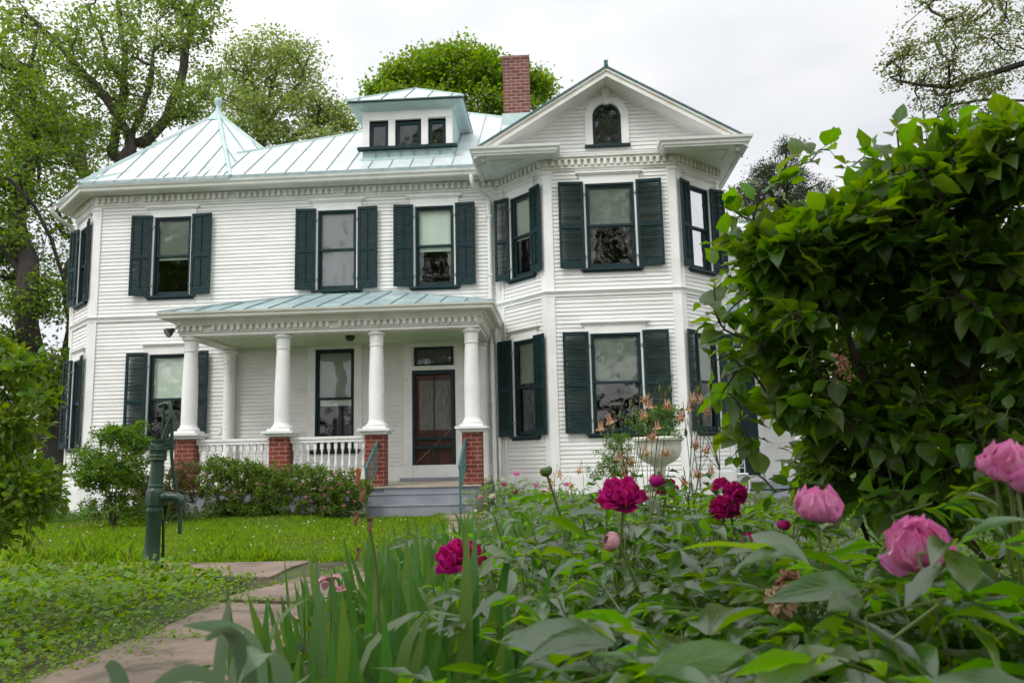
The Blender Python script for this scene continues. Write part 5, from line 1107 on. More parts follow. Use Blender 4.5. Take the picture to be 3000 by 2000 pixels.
for u_, v_, D_ in ((1668, 478, 2.4), (1690, 500, 2.45), (1655, 560, 2.4), (1860, 372, 2.4), (1905, 345, 2.4), (1960, 380, 2.4), (2010, 350, 2.4), (2085, 330, 2.3), (2130, 320, 2.25), (2180, 330, 2.2), (2230, 322, 2.2), (2300, 300, 2.1), (2340, 360, 2.0), (1640, 660, 2.35), (1652, 740, 2.4), (1640, 830, 2.4), (1660, 900, 2.4), (1672, 980, 2.45), (1750, 430, 2.4), (1800, 420, 2.4), (1630, 700, 2.3), (1690, 1040, 2.4), (1700, 560, 2.4), (1680, 620, 2.4), (1700, 690, 2.4), (1690, 770, 2.4), (1700, 840, 2.4), (1700, 930, 2.4), (1720, 1000, 2.4), (1740, 470, 2.4), (1660, 610, 2.5), (1670, 800, 2.5), (1740, 1090, 2.4), (1780, 1130, 2.4), (2060, 300, 2.2), (2180, 290, 2.2)): shoots.append(np.array(atD(u_, v_, D_)))
pts = np.concatenate([pts, np.array(shoots)])
for k in range(16):
    q = Vector(pts[rng.integers(0, len(pts))]); a = 6.283*k/16; t.limb([b+Vector((math.cos(a)*.2, math.sin(a)*.2, .3)), b.lerp(q, .55)+Vector((0, 0, .1)), b.lerp(q, .9)], 0, step=.15, jit=.012)
tips = t.grow(pts, step=.075, jit=.006, sag=.12)
ob = t.mesh('branches', WOODY, .024, .0026, lil, flare=1); ob.matrix_parent_inverse = Matrix.Translation(-b)
P, X, Z, S = [], [], [], []; pet = MB()
for path in tips:
    node = [t.par[t.par[path[0]]] if t.par[path[0]] > 0 else path[0], t.par[path[0]]]+path; node = [i for i in node if i >= 0][-6:]; ph = rng.random()*3.1
    for j, i in enumerate(node):
        p = np.array(t.p[i]); ax_ = unit(np.array(t.p[node[min(j+1, len(node)-1)]]-t.p[node[max(j-1, 0)]])[None])[0]; s1 = unit(np.cross(ax_, rng.normal(size=3))[None])[0] if j == 0 else s1; s2 = np.cross(ax_, s1); a = ph+j*1.57
        for sg in (1, -1):
            if rng.random() < .12: continue
            d = (s1*math.cos(a)+s2*math.sin(a))*sg; d = d+ax_*.55+np.array([0, 0, -.10]); d = d/np.linalg.norm(d); pe = p+d*.022
            P.append(pe); X.append(d+rng.normal(size=3)*.18+np.array([0, 0, -.10 if p[2] < .85 else .45])); Z.append(np.array([0, 0, 1.])+rng.normal(size=3)*.35-d*.2); S.append(rng.uniform(.054, .096)*(.7 if j == len(node)-1 else 1))
            pet.tube([p, pe], .0013, 3, cap=False)
fo = leaves('foliage', OVATE, np.array(P), np.array(X), np.array(Z), np.array(S), LILACL, lil, wid=rng.uniform(.68, .95, len(P))); fo.matrix_parent_inverse = Matrix.Translation(-b)
po = pet.build('leaf_stalks', STEM, lil); po.matrix_parent_inverse = Matrix.Translation(-b)
m = MB(); q = np.array(atD(1935, 835, 1.95)); n = 110; pts_ = q+rng.normal(size=(n, 3))*np.array([.009, .009, .020]); o_ = leaves('seed_cluster', SMALL, pts_, rdir(n), rdir(n), .012, DRYB, lil); o_.matrix_parent_inverse = Matrix.Translation(-b)
# ================================================================== IRIS
def iris_mesh(seed, nb, h, drop=.12, wide=1.0, splay=.42):
    r = np.random.default_rng(seed); V = []; F = []; S = 12
    for k in range(nb):
        f = (k-(nb-1)/2)/max(1, (nb-1)/2); L = h*r.uniform(.72, 1.05)*(1-.28*abs(f)); w = .0195*wide*r.uniform(.8, 1.15); ang = f*splay+r.normal(0, .07); out = r.normal(0, .11)
        bend = r.normal(0, .25)*.6; fold = r.random() < drop; fp = r.uniform(.5, .75); d = Vector((math.sin(ang), out, math.cos(ang))).normalized(); p = Vector((f*.035, r.normal(0, .008), 0)); wd = Vector((math.cos(ang), .25*r.normal(), -math.sin(ang))).normalized(); nrm = d.cross(wd); i0 = len(V)
        for j in range(S+1):
            u = j/S; ww = w*(1 if u < .50 else max(.02, 1-((u-.50)/.50)**2.3)) * (.75+.25*min(1, u/.15))
            for s in (-1, 0, 1): V.append(tuple(p+wd*s*ww+nrm*(.0028 if s == 0 else 0)*(1-u)))
            dd = bend*.03 + (.34 if fold and u > fp else 0); d = (d+Vector((math.sin(ang+bend), 0, 0))*abs(bend)*.04+ (Vector((math.copysign(.5, ang+.01), .2, -.9))*dd)).normalized(); p = p+d*(L/S); wd = (wd-d*wd.dot(d)).normalized(); nrm = d.cross(wd)
        for j in range(S):
            for s in (0, 1): F.append((i0+j*3+s, i0+j*3+s+1, i0+j*3+4+s, i0+j*3+3+s))
    me = bpy.data.meshes.new('iris_plant'); me.from_pydata(V, [], F); me.materials.append(IRISM); me.polygons.foreach_set('use_smooth', [True]*len(F)); return me
IRM = [iris_mesh(100+k, 6+k % 3, .70, .12, 1.15) for k in range(8)]; IRN = [iris_mesh(150+k, 8+k % 2, .72, .14, 1.02, .44) for k in range(8)]
def iris(loc, rz, me, sc, label, group):
    o = link('iris_plant', me); o.location = loc; o.rotation_euler = (random.uniform(-.06, .06), random.uniform(-.06, .06), rz); o.scale = (sc, sc, sc*random.uniform(.92, 1.06)); return tag(o, label, 'iris', group)
near = [(470, 1.35, .55, 'bent iris clump nearest the lower left corner beside the path'), (610, 1.75, .90, 'leftmost upright iris fan beside the concrete path'), (690, 1.95, .86, 'iris fan leaning over the path edge second from its left end'), (770, 1.80, 1.0, 'tall iris fan with the highest blade in the front row'),
        (850, 2.05, .96, 'iris fan directly in front of the withered flower stalk'), (915, 1.7, .92, 'iris fan between the withered stalk and the magenta peony'), (985, 1.9, .98, 'iris fan just left of the magenta peony in the front row'), (1065, 1.75, 1.0, 'broad iris fan standing before the low magenta peony'), (1130, 1.95, .98, 'iris fan right of the low magenta peony'), (1205, 1.7, .84, 'rightmost iris fan of the front row against the peony leaves'), (730, 1.5, .74, 'short iris fan low in the front centre'), (1000, 1.5, .74, 'short iris fan at the bottom edge under the magenta peony'), (590, 1.95, .92, 'upright iris fan at the path edge behind the leftmost one'), (660, 1.55, .80, 'iris fan low in front of the leaning one'), (810, 1.65, .92, 'dense iris fan between the tallest fan and the withered stalk'), (940, 2.25, 1.0, 'slim iris fan behind the front row left of the magenta bloom'), (1030, 2.1, 1.0, 'iris fan touching the low magenta bloom on its left'), (1100, 2.2, 1.02, 'iris fan touching the low magenta bloom on its right'), (1180, 1.95, .96, 'iris fan between the low magenta bloom and the pale bud'), (1240, 2.1, .94, 'outermost iris fan next to the pale bud stalk'), (900, 1.5, .76, 'short upright iris fan in the middle of the bottom edge'), (1085, 1.55, .84, 'iris fan low in front of the magenta bloom'), (860, 1.45, .70, 'low splayed iris fan at the bottom edge'), (1150, 1.45, .72, 'low iris fan at the bottom edge near the peony leaves')]
for k, (u_, D_, h_, lab) in enumerate(near):
    q = atD(u_, 1500, D_); iris((q.x, q.y, -.5), random.uniform(-.5, .5), IRN[k % 8], h_*1.0, lab, 'irises in the front row')
for k in range(120):
    yy = -13.4+9.4*(k/120)+random.uniform(-.1, .1); xx = float(px1(yy))+random.uniform(.08, .55+.5*min(1, max(0, (yy+13)/5)))+(.25 if yy < -12.5 else 0)
    iris((xx, yy, -.5), random.uniform(-1.2, 1.2), IRM[k % 8], random.uniform(.62, .82), 'green iris fan in the crowded strip between the path and the peonies', 'irises along the path')
def arc_blade(m, pts, w, fl=0):
    P3 = [atD(*p) for p in pts]; n = 14; cs = []
    for i in range(n+1):                                   # Catmull-Rom through the points
        t = i/n*(len(P3)-1); k = min(int(t), len(P3)-2); f = t-k; p0, p1, p2, p3 = P3[max(k-1, 0)], P3[k], P3[k+1], P3[min(k+2, len(P3)-1)]
        cs.append(.5*((2*p1)+(p2-p0)*f+(2*p0-5*p1+4*p2-p3)*f*f+(3*p1-p0-3*p2+p3)*f**3))
    vs = []
    for i, c in enumerate(cs):
        d = (cs[min(i+1, n)]-cs[max(i-1, 0)]).normalized(); sd = d.cross(Vector((.25, 1, .3)).normalized()).normalized(); u = i/n; ww = w*(1 if u < .5 else max(.03, 1-((u-.5)/.5)**2.3)); nn_ = sd.cross(d)
        for q in (-1, 0, 1): vs.append(tuple(c+sd*q*ww+nn_*(.25*ww if q else 0)))
    m.mesh(vs, [(i*3+q, i*3+q+1, i*3+4+q, i*3+3+q) for i in range(n) for q in (0, 1)])
m = MB()
for pts, w in (([(500, 1760, 1.35), (497, 1600, 1.32), (508, 1480, 1.3), (528, 1372, 1.3)], .012), ([(600, 1760, 1.30), (596, 1600, 1.26), (588, 1500, 1.2), (556, 1448, 1.12), (500, 1440, 1.08), (418, 1436, 1.1)], .014), ([(570, 1800, 1.15), (566, 1600, 1.12), (552, 1500, 1.1), (520, 1452, 1.08), (470, 1470, 1.05)], .017), ([(640, 1800, 1.25), (650, 1620, 1.2), (640, 1530, 1.15), (600, 1498, 1.1), (560, 1530, 1.05), (540, 1600, 1.0)], .017), ([(560, 1760, .98), (520, 1600, .98), (460, 1550, .98), (390, 1556, .98), (330, 1600, .98)], .011), ([(300, 1800, 1.0), (285, 1640, 1.0), (262, 1545, 1.0), (240, 1530, 1.0)], .015), ([(540, 1800, 1.3), (535, 1650, 1.28), (540, 1540, 1.25), (560, 1470, 1.22)], .013)): arc_blade(m, pts, w)
o = m.build('iris_plant', leaf_mat('pale_iris_blade', (.19, .27, .16), rough=.3, island=.2, transl=.25, spec=.8, tval=1.3), None, True); tag(o, 'loose iris with pale blades bent over at the lower left corner by the path', 'iris', 'irises in the front row')
STRM = [iris_mesh(300+k, 12, .45, .75, .55, 1.0) for k in range(4)]
for k in range(26):
    xx = -8.9+.19*k+random.uniform(-.1, .1); yy = -3.35+random.uniform(-.2, .2); o = link('daylily_clump', STRM[k % 4]); o.location = (xx, yy, float(hgt(xx, yy))); o.rotation_euler = (0, 0, random.uniform(0, 6)); o.scale = (1, 1, random.uniform(.7, 1)); tag(o, 'arching strap leaved clump along the lawn edge before the corner shrub', 'daylily', 'strap leaved clumps at the lawn edge')
# ================================================================== PEONIES
def compound(P, X, S, W, base, d, size, r):
    """a peony leaf: three groups of three leaflets"""
    d = d/np.linalg.norm(d); side = np.cross(d, np.array([0, 0, 1.])); side /= max(np.linalg.norm(side), 1e-6)
    for a, off in ((0, 1.0), (.85, .55), (-.85, .55)):
        dd = d*math.cos(a)+side*math.sin(a); hub = base+d*size*.55*off+dd*size*.35; hub[2] -= size*.06
        for b, sc in ((0, 1.0), (.6, .78), (-.6, .78)):
            v = dd*math.cos(b)+side*math.sin(b)*1.0+np.array([0, 0, r.uniform(-.35, .30)]); P.append(hub+v*.01); X.append(v); S.append(size*sc*r.uniform(.8, 1.12)*(1 if a == 0 else .85)); W.append(r.uniform(.60, .92))
def peony_parts(seed, nst, h, size, spread=.30):
    r = np.random.default_rng(seed); P, X, S, W = [], [], [], []; st = MB(); tips = []
    for k in range(nst):
        a = 6.283*k/nst+r.uniform(-.3, .3); lean = r.uniform(.25, 1.0)*spread; hh = h*r.uniform(.78, 1.05); pts = []
        for j in range(9):
            t = j/8; pts.append(np.array([math.cos(a)*(.05+lean*t**1.5), math.sin(a)*(.05+lean*t**1.5), hh*(t-.12*t*t*lean)]))
        st.tube([tuple(p) for p in pts], [.0055-.003*j/8 for j in range(9)], 5); tips.append(pts[-1]); ph = r.random()*6
        for j in (3, 5, 6, 7, 8):
            aa = ph+j*2.4; d = np.array([math.cos(aa), math.sin(aa), r.uniform(.05, .5)]); compound(P, X, S, W, pts[j], d, size*(1.12-.05*j), r)
            st.tube([tuple(pts[j]), tuple(pts[j]+d/np.linalg.norm(d)*size*.5)], .0022, 4, cap=False)
    P, X, S, W = map(np.array, (P, X, S, W)); n = len(P); Z = np.array([0, 0, 1.])+r.normal(size=(n, 3))*.35
    f = leaves('foliage', LANCE, P, X, Z, S, PEONL, None, wid=W); s = st.build('stems', STEM); me, ms = f.data, s.data; bpy.data.objects.remove(f); bpy.data.objects.remove(s); return me, ms
PEO = [peony_parts(500+k, 7, .68, .168) for k in range(5)]; PEON = [peony_parts(700+k, 5, .68, .28) for k in range(4)]; PEOS = [peony_parts(600+k, 7, .5, .095, .28) for k in range(3)]
def peony(loc, rz, parts, sc, label, group):
    o = tag(empty('peony_plant', loc), label, 'peony', group); o.rotation_euler = (0, 0, rz); o.scale = (sc, sc, sc)
    link('foliage', parts[0], o); link('stems', parts[1], o); return o
def petal(m, c, d, up, L, w, cup, frill, r, mi=0):
    """broad cupped petal from c along d"""
    d = d.normalized(); side = d.cross(up).normalized(); n_ = side.cross(d); vs = []; A, B = 7, 7
    for i in range(A):
        t = i/(A-1); ww = w*(.25+.95*math.sin(min(1, t*1.05)*math.pi*.62))*(math.sqrt(max(.04, 1-((t-.62)/.39)**2)) if t > .62 else 1); a = cup*t*t
        for j in range(B):
            s = -1+2*j/(B-1); e = frill*(math.sin(s*7+r*9)+.7*math.sin(s*13+r*23))*t*t; tt = 1+.07*math.sin(s*9+r*31)*t*t; q = c+d*(tt*L*t*math.cos(a*.75)*(1-.10*s*s*t))+side*s*ww*(1-.05*t)+n_*(L*t*math.sin(a*.75)+.30*ww*s*s*1.1+e*L); vs.append(tuple(q))
    m.mesh(vs, [(i*B+j, i*B+j+1, (i+1)*B+j+1, (i+1)*B+j) for i in range(A-1) for j in range(B-1)], mi)
def blossom(c, R0, style, matl, parent, axis=(0, 0, 1), name='blossom'):
    m = MB(); ax = Vector(axis).normalized(); a1 = ax.orthogonal().normalized(); b1 = ax.cross(a1); c = Vector(c)
    if style in ('globe', 'peony'):  # ball of overlapping cupped petals with loose rims
        loose = style == 'peony'; rings = ((6, 1.0), (7, .95), (8, .90), (8, .84), (7, .76), (6, .66), (5, .52)) if loose else ((5, 1.0), (6, .92), (6, .82), (5, .66), (4, .45))
        for ri, (n, rr) in enumerate(rings):
            for k in range(n):
                a = 6.283*(k+.37*ri)/n+random.uniform(-.25, .25)*loose; A, B = 9, 9; wA = 6.283/n*random.uniform(.62, .92); rj = rr*(1+random.uniform(-.05, .07)*(1.6 if loose else .8)); top = random.uniform(.55, 1.05)+(.15 if loose else .12)*ri; fl_r = random.uniform(.05, .22)*(1.3 if loose else .5); ph = random.random()*9; vs = []
                for i in range(A):
                    t = i/(A-1); th = -1.4+(1.4+top)*t
                    for q in range(B):
                        sq = -1+2*q/(B-1); aa = a+sq*wA*(.5+.5*math.sin(min(1., t*1.1+.12)*math.pi*.72)); edge = t**4
                        r2 = R0*rj*(1+.05*sq*sq*t+fl_r*edge+.035*math.sin(sq*8+ph)*t*t*(1.5 if loose else .6)); th2 = th-.16*sq*sq*edge+.07*math.sin(sq*6+ph)*edge*(1 if loose else .4)
                        vs.append(tuple(c+(a1*math.cos(aa)+b1*math.sin(aa))*r2*math.cos(th2)+ax*r2*.84*math.sin(th2)))
                m.mesh(vs, [(i*B+q, i*B+q+1, (i+1)*B+q+1, (i+1)*B+q) for i in range(A-1) for q in range(B-1)])
        if loose:
            for k in range(9):
                a = k*2.4; rad = a1*math.cos(a)+b1*math.sin(a); petal(m, c+ax*R0*.1+rad*R0*.15, rad*.5+ax, ax*.4-rad, R0*random.uniform(.6, .75), R0*.3, .9, .14, random.random())
            for k in range(5):
                a = 6.283*k/5+.6+random.uniform(-.3, .3); rad = a1*math.cos(a)+b1*math.sin(a); e2 = random.uniform(-.25, .35); d = rad*math.cos(e2)+ax*math.sin(e2); petal(m, c-ax*R0*.7+rad*R0*.15, d, ax*math.cos(e2)-rad*math.sin(e2), R0*random.uniform(1.0, 1.3), R0*.5, 1.0, .12, random.random())
    else:
        lay = {'double': ((8, -.05, 1.0, .46, .55), (9, .35, .92, .38, .9), (10, .75, .85, .32, 1.0), (12, 1.1, .80, .26, .7), (12, 1.35, .72, .24, .4), (9, 1.5, .62, .22, .2)),
               'ruffled': ((9, -.1, 1.0, .42, .3), (12, .2, 1.0, .26, .35), (14, .5, .98, .24, .3), (16, .8, .96, .2, .2), (16, 1.1, .94, .18, .1), (12, 1.4, .92, .18, .1)),
               'bomb': ((6, -.75, .95, .48, 1.5), (7, -.45, 1.1, .44, 1.9), (8, -.1, 1.12, .38, 1.9), (8, .3, 1.05, .34, 1.5), (7, .7, .98, .28, 1.0), (6, 1.1, .9, .24, .5)),
               'cup': ((6, -.5, 1.0, .48, 1.0), (8, -.2, 1.15, .42, 1.6), (9, .15, 1.15, .36, 1.7), (10, .5, 1.12, .32, 1.5), (10, .85, 1.08, .28, 1.1), (10, 1.15, 1.0, .26, .7), (8, 1.4, .95, .22, .4)),
               'wilted': ((8, -.8, .9, .3, -.5), (9, -.4, .85, .26, -.4), (9, .1, .7, .22, .2), (8, .8, .5, .2, .4))}[style]
        for ri, (n, el, L, w, cup) in enumerate(lay):
            for k in range(n):
                a = 6.283*(k+.5*(ri % 2))/n+random.uniform(-.25, .25); e2 = el+random.uniform(-.18, .18); rad = a1*math.cos(a)+b1*math.sin(a); d = rad*math.cos(e2)+ax*math.sin(e2)
                petal(m, c-ax*R0*.45+rad*R0*.05, d, ax*math.cos(e2)-rad*math.sin(e2), R0*L*random.uniform(.88, 1.1)*1.05, R0*w*random.uniform(.85, 1.15), cup, .12 if style == 'ruffled' else .10, random.random())
    o = m.build(name, matl, parent, True); o.matrix_parent_inverse = Matrix.Identity(4) if parent is None else par_inv(parent)
    for p in o.data.polygons: p.use_smooth = True
    return o
def par_inv(o): return (Matrix.Translation(o.location) @ o.rotation_euler.to_matrix().to_4x4() @ Matrix.Diagonal((*o.scale, 1))).inverted()
def flower_stem(o, a, b, r=.004, bow=.06, name='flower_stalk'):
    a, b = Vector(a), Vector(b); side = Vector((random.uniform(-1, 1), random.uniform(-1, 1), 0))*bow; m = MB(); m.tube([a.lerp(b, t)+side*math.sin(math.pi*t) for t in [i/8 for i in range(9)]], [r*(1.25-.35*i/8) for i in range(9)], 6); s = m.build(name, STEM, o, True); s.matrix_parent_inverse = par_inv(o)
def sepals(o, c, R0, ax):
    m = MB(); ax = Vector(ax).normalized(); a1 = ax.orthogonal().normalized(); b1 = ax.cross(a1); c = Vector(c)
    for k in range(5):
        a = 6.283*k/5; rad = a1*math.cos(a)+b1*math.sin(a); petal(m, c-ax*R0*.9, rad*.9+ax*.2, ax-rad*.2, R0*.95, R0*.3, .9, .02, .3)
    s = m.build('sepals', STEM, o, True); s.matrix_parent_inverse = par_inv(o)
def bloom_plant(u_, v_, D_, R0, style, matl, lab, base_off=(.1, .12), axis=(0, 0, 1), sc=1.0, extra=(), k=0, small=False, rz=None):
    c = atD(u_, v_, D_); o = peony((c.x+base_off[0], c.y+base_off[1], -.5), random.uniform(0, 6) if rz is None else rz, (PEOS if small else PEO)[k % (3 if small else 5)], sc, lab, 'peonies in bloom')
    ax = Vector(axis).normalized(); blossom(c, R0, style, matl, o, axis); sepals(o, c, R0*.85, axis); flower_stem(o, Vector(o.location)+Vector((0, 0, .02)), c-ax*R0*.85)
    for (uu, vv, dd, rr, st2, mt2, ax2) in extra:
        c2 = atD(uu, vv, dd); blossom(c2, rr, st2, mt2, o, ax2, 'bud' if rr < .024 else 'blossom'); flower_stem(o, Vector(o.location)+Vector((.02, .02, .02)), c2-Vector(ax2).normalized()*rr*.9, .0032)
    return o
bloom_plant(2108, 1252, 1.50, .060, 'cup', PINK, 'peony with the large open pink bloom low at the right', (.06, .16), (-.25, -.45, .85), .92, k=0)
bloom_plant(1880, 1162, 1.46, .041, 'bomb', PINK, 'peony with a half closed pink globe in front of the lilac', (.10, .10), (.1, -.12, 1), .92, k=1)
bloom_plant(2325, 1062, 1.36, .043, 'bomb', PINK, 'peony with paired pink buds high at the right edge', (.03, .10), (.1, -.2, 1), .86, ((2275, 1064, 1.37, .021, 'globe', PINK, (-.3, -.1, 1)), (2352, 1100, 1.34, .026, 'globe', PINK, (.3, -.3, .8))), k=2)
bloom_plant(1425, 1130, 2.10, .064, 'ruffled', MAGE, 'peony with the large ruffled magenta bloom below the urn', (.06, .12), (-.1, -.35, .9), .84, ((1508, 1103, 2.3, .020, 'globe', MAGE, (0, 0, 1)),), k=3)
bloom_plant(1056, 1270, 2.30, .066, 'ruffled', MAGE, 'peony with a magenta bloom half hidden behind the iris blades', (.18, .20), (-.1, -.3, .9), .72, k=4)
bloom_plant(1668, 1160, 2.75, .050, 'ruffled', MAGE, 'peony with stacked magenta blooms before the lilac', (.02, .12), (.2, -.3, .9), .95, ((1690, 1125, 2.7, .042, 'ruffled', MAGE, (.2, -.5, .8)), (1655, 1108, 2.8, .030, 'ruffled', MAGE, (-.2, -.2, .9)), (1650, 1165, 2.7, .038, 'ruffled', MAGE, (-.5, -.4, .6))), k=0)
bloom_plant(1752, 1245, 2.45, .036, 'ruffled', MAGE, 'peony with small crimson blooms tucked low at the lilac foot', (.05, .12), (.2, -.4, .8), .80, ((1722, 1235, 2.5, .026, 'ruffled', MAGE, (-.2, -.4, .8)), (1800, 1205, 2.6, .02, 'globe', MAGE, (0, 0, 1))), k=1)
bloom_plant(1405, 1243, 1.70, .019, 'globe', BLUSH, 'peony with one pale blush bud on a leaning stalk', (.25, .10), (-.8, -.2, .3), .86, k=2)
bloom_plant(1790, 1355, 1.55, .040, 'wilted', FADED, 'peony with a withered tan bloom among the near leaves', (.08, .14), (-.2, -.3, .7), .80, ((1820, 1310, 1.6, .035, 'wilted', DRYB, (.2, -.2, .8)),), k=3)
bloom_plant(1530, 1115, 3.0, .045, 'ruffled', MAGE, 'peony with a deep red bloom peeping out behind the ruffled magenta one', (.05, .14), (0, -.4, .9), .98, k=4)
fill = [(1400, 1.25, .80), (1660, 1.15, .80), (1900, 1.10, .86), (2140, 1.08, .86), (2370, 1.15, .98), (1530, 1.05, .70), (2260, .98, .80), (1520, 1.6, .82), (1760, 1.75, .70), (1990, 1.6, .80), (2250, 1.6, .96), (2470, 1.6, 1.04), (1260, 2.0, .90), (1590, 2.3, .82), (1830, 2.3, .74), (2080, 2.1, .80), (2320, 2.1, .84),
        (1240, 2.9, 1.0), (1420, 2.9, 1.0), (1620, 3.3, 1.0), (1330, 3.7, .96), (1500, 4.0, .98), (1680, 4.3, .98), (1780, 3.2, .92)]
for k, (u_, D_, sc) in enumerate(fill):
    q = atD(u_, 1500, D_); peony((q.x, q.y, -.5), random.uniform(0, 6), PEON[k % 4] if D_ < 1.5 else PEO[k % 5], sc, 'leafy peony without open flowers in the bed right of the irises', 'leafy peonies in the bed')
bloom_plant(1254, 1082, 2.2, .016, 'globe', STEM, 'tall peony stem with a tight green bud left of the magenta bloom', (.16, .06), (-.3, 0, 1), .98, k=2)
# far plants before the bay
far = [(1105, 1145, 10.9), (1150, 1130, 11.2), (1205, 1130, 10.6), (1260, 1135, 9.4), (1320, 1140, 8.6), (1390, 1150, 8.0), (1450, 1150, 7.2), (1560, 1150, 7.0), (1640, 1150, 7.0), (1330, 1170, 6.2), (1430, 1170, 5.6), (1540, 1170, 5.4)]
fl_ = {0: [(1092, 1172, 10.4, .03, CREAMF), (1102, 1140, 10.6, .035, PINK), (1130, 1138, 10.6, .045, CREAMF)], 1: [(1158, 1112, 10.9, .04, MAGE), (1186, 1086, 11, .045, PINK), (1170, 1108, 11, .03, CREAMF), (1155, 1100, 11.2, .035, CREAMF)], 2: [(1228, 1128, 10.3, .03, MAGE), (1230, 1112, 10.3, .04, PINK), (1195, 1135, 10.4, .03, ORANGE)], 3: [(1262, 1120, 9.2, .03, PINK), (1250, 1130, 9.3, .035, MAGE)], 4: [(1300, 1112, 8.4, .03, PINK)], 6: [(1462, 1120, 7, .03, ORANGE)], 8: [(1640, 1120, 6.9, .04, MAGE)]}
labs = ['low peony with white blooms beside the right stair rail', 'peony with pink and cream blooms below the left face of the bay', 'peony with small pink and orange blooms before the bay corner', 'peony with two small pink blooms under the bay front', 'peony with one pale pink bloom left of the airy shrub', None, 'leafy bed plant with an orange bloom before the urn foot', None, 'leafy bed plant with one dark pink bloom below the right bay face', None, None, None]
for k, (u_, v_, D_) in enumerate(far):
    q = atD(u_, v_, D_); o = peony((q.x, q.y, -.5), random.uniform(0, 6), PEOS[k % 3], random.uniform(1.05, 1.25), labs[k] or 'leafless flowered green bed plant between the irises and the bay'.replace('leafless flowered', 'flowerless'), 'bed plants before the bay')
    for (a_, b_, d_, r_, mt_) in fl_.get(k, ()):
        c2 = atD(a_, b_, d_); blossom(c2, r_, 'double', mt_, o, (random.uniform(-.3, .3), -.5, .8)); flower_stem(o, (q.x, q.y, -.48), c2-Vector((0, 0, r_*.6)), .003, .03)
# ================================================================== COLUMBINE
def columbine(label, base, fl, buds, leafz):
    base = Vector(base); o = tag(empty('columbine_plant', base), label, 'columbine', 'columbines'); hubs = []
    m = MB(); P, X = [], []
    for c in list(fl)+list(buds):
        c = Vector(c); top = c+Vector((random.uniform(-.02, .02), random.uniform(-.02, .02), .05)); mid = base.lerp(top, random.uniform(.5, .65))+Vector((random.uniform(-.05, .05), random.uniform(-.05, .05), .10))
        if hubs and random.random() < .78: mid = hubs[random.randrange(len(hubs))]
        else:
            hubs.append(mid); m.tube([base.lerp(mid, t)+Vector((0, 0, .05*math.sin(math.pi*t))) for t in (0, .25, .5, .75, 1)], [.0024, .0022, .002, .0018, .0015], 5)
        m.tube([mid, mid.lerp(top, .5)+Vector((0, 0, .03)), top, top.lerp(c, .5)+Vector((.006, 0, .006)), c+Vector((0, 0, .008))], [.0018, .0015, .0012, .0011, .001], 4)
    s = m.build('stems', STEM, o, True); s.matrix_parent_inverse = par_inv(o)
    for c in fl:
        c = Vector(c); m = MB(); tl = Vector((random.uniform(-.5, .5), random.uniform(-.6, .2), -.8)).normalized(); a1 = tl.orthogonal().normalized(); b1 = tl.cross(a1); S_ = .72
        for k in range(5):
            a = 6.283*k/5+.3; rad = a1*math.cos(a)+b1*math.sin(a); m.tube([c+tl*.010+rad*.008, c+rad*.0065, c-tl*.012+rad*.007, c-tl*.020+rad*.009], [.0034, .0030, .0016, .0009], 5, 0)
            petal(m, c+tl*.004+rad*.006, rad*.75+tl*.65, rad*.6-tl*.7, .028*S_, .0065*S_, .2, .03, .4, 0); a += .63; rad = a1*math.cos(a)+b1*math.sin(a); petal(m, c+tl*.006+rad*.006, tl+rad*.35, rad, .017*S_, .0065*S_, .3, .03, .2, 1)
        for k in range(6): m.tube([c+tl*.01, c+tl*.030+(a1*math.cos(k)+b1*math.sin(k))*.004], .0007, 3, 1)
        f = m.build('blossom', [SALM, PYEL], o, True); f.matrix_parent_inverse = par_inv(o)
    for c in buds:
        c = Vector(c); m = MB(); m.tube([c+Vector((0, 0, .012)), c, c-Vector((0, 0, .012)), c-Vector((0, 0, .020))], [.002, .006, .006, .001], 6, 0); f = m.build('bud', STEM, o, True); f.matrix_parent_inverse = par_inv(o)
    n = 150; r = rng.random(n)**.5*.24; a = rng.random(n)*6.28; hz = rng.random(n)**1.5*leafz
    for i in range(n):
        p = np.array(base)+np.array([math.cos(a[i])*r[i], math.sin(a[i])*r[i], .10+hz[i]])
        for b_ in (-.8, 0, .8): P.append(p); aa = a[i]+b_; X.append((math.cos(aa), math.sin(aa), .1))
    P, X = np.array(P), np.array(X); f = leaves('foliage', OVATE, P, X, np.array([0, 0, 1.])+rng.normal(size=(len(P), 3))*.3, rng.uniform(.028, .050, len(P)), COLUM, o); f.matrix_parent_inverse = par_inv(o)
cf = [(1380, 979), (1400, 963), (1484, 914), (1493, 927), (1533, 927), (1476, 951), (1422, 1047), (1481, 1037), (1531, 1037), (1435, 1077), (1448, 1057), (1510, 976), (1500, 1000)]
cb = [(1449, 925), (1516, 890), (1530, 903), (1540, 890), (1410, 985), (1425, 950), (1438, 965)]
q = atD(1500, 1300, 2.9); columbine('columbine with arching stems of salmon and yellow spurred flowers before the urn', (q.x, q.y, -.5), [atD(u_, v_, 2.9+random.uniform(-.12, .12)) for u_, v_ in cf], [atD(u_, v_, 2.9) for u_, v_ in cb], .70)
cf = [(1592, 912), (1611, 916), (1624, 940), (1650, 901), (1582, 934), (1565, 956), (1598, 1018), (1624, 1031), (1632, 1078), (1600, 1085), (1570, 1105)]
cb = [(1605, 893), (1612, 925), (1640, 925), (1575, 990)]
q = atD(1600, 1300, 3.0); columbine('columbine with salmon flowers in front of the right bay shutters', (q.x, q.y, -.5), [atD(u_, v_, 2.95+random.uniform(-.12, .12)) for u_, v_ in cf], [atD(u_, v_, 2.95) for u_, v_ in cb], .45)
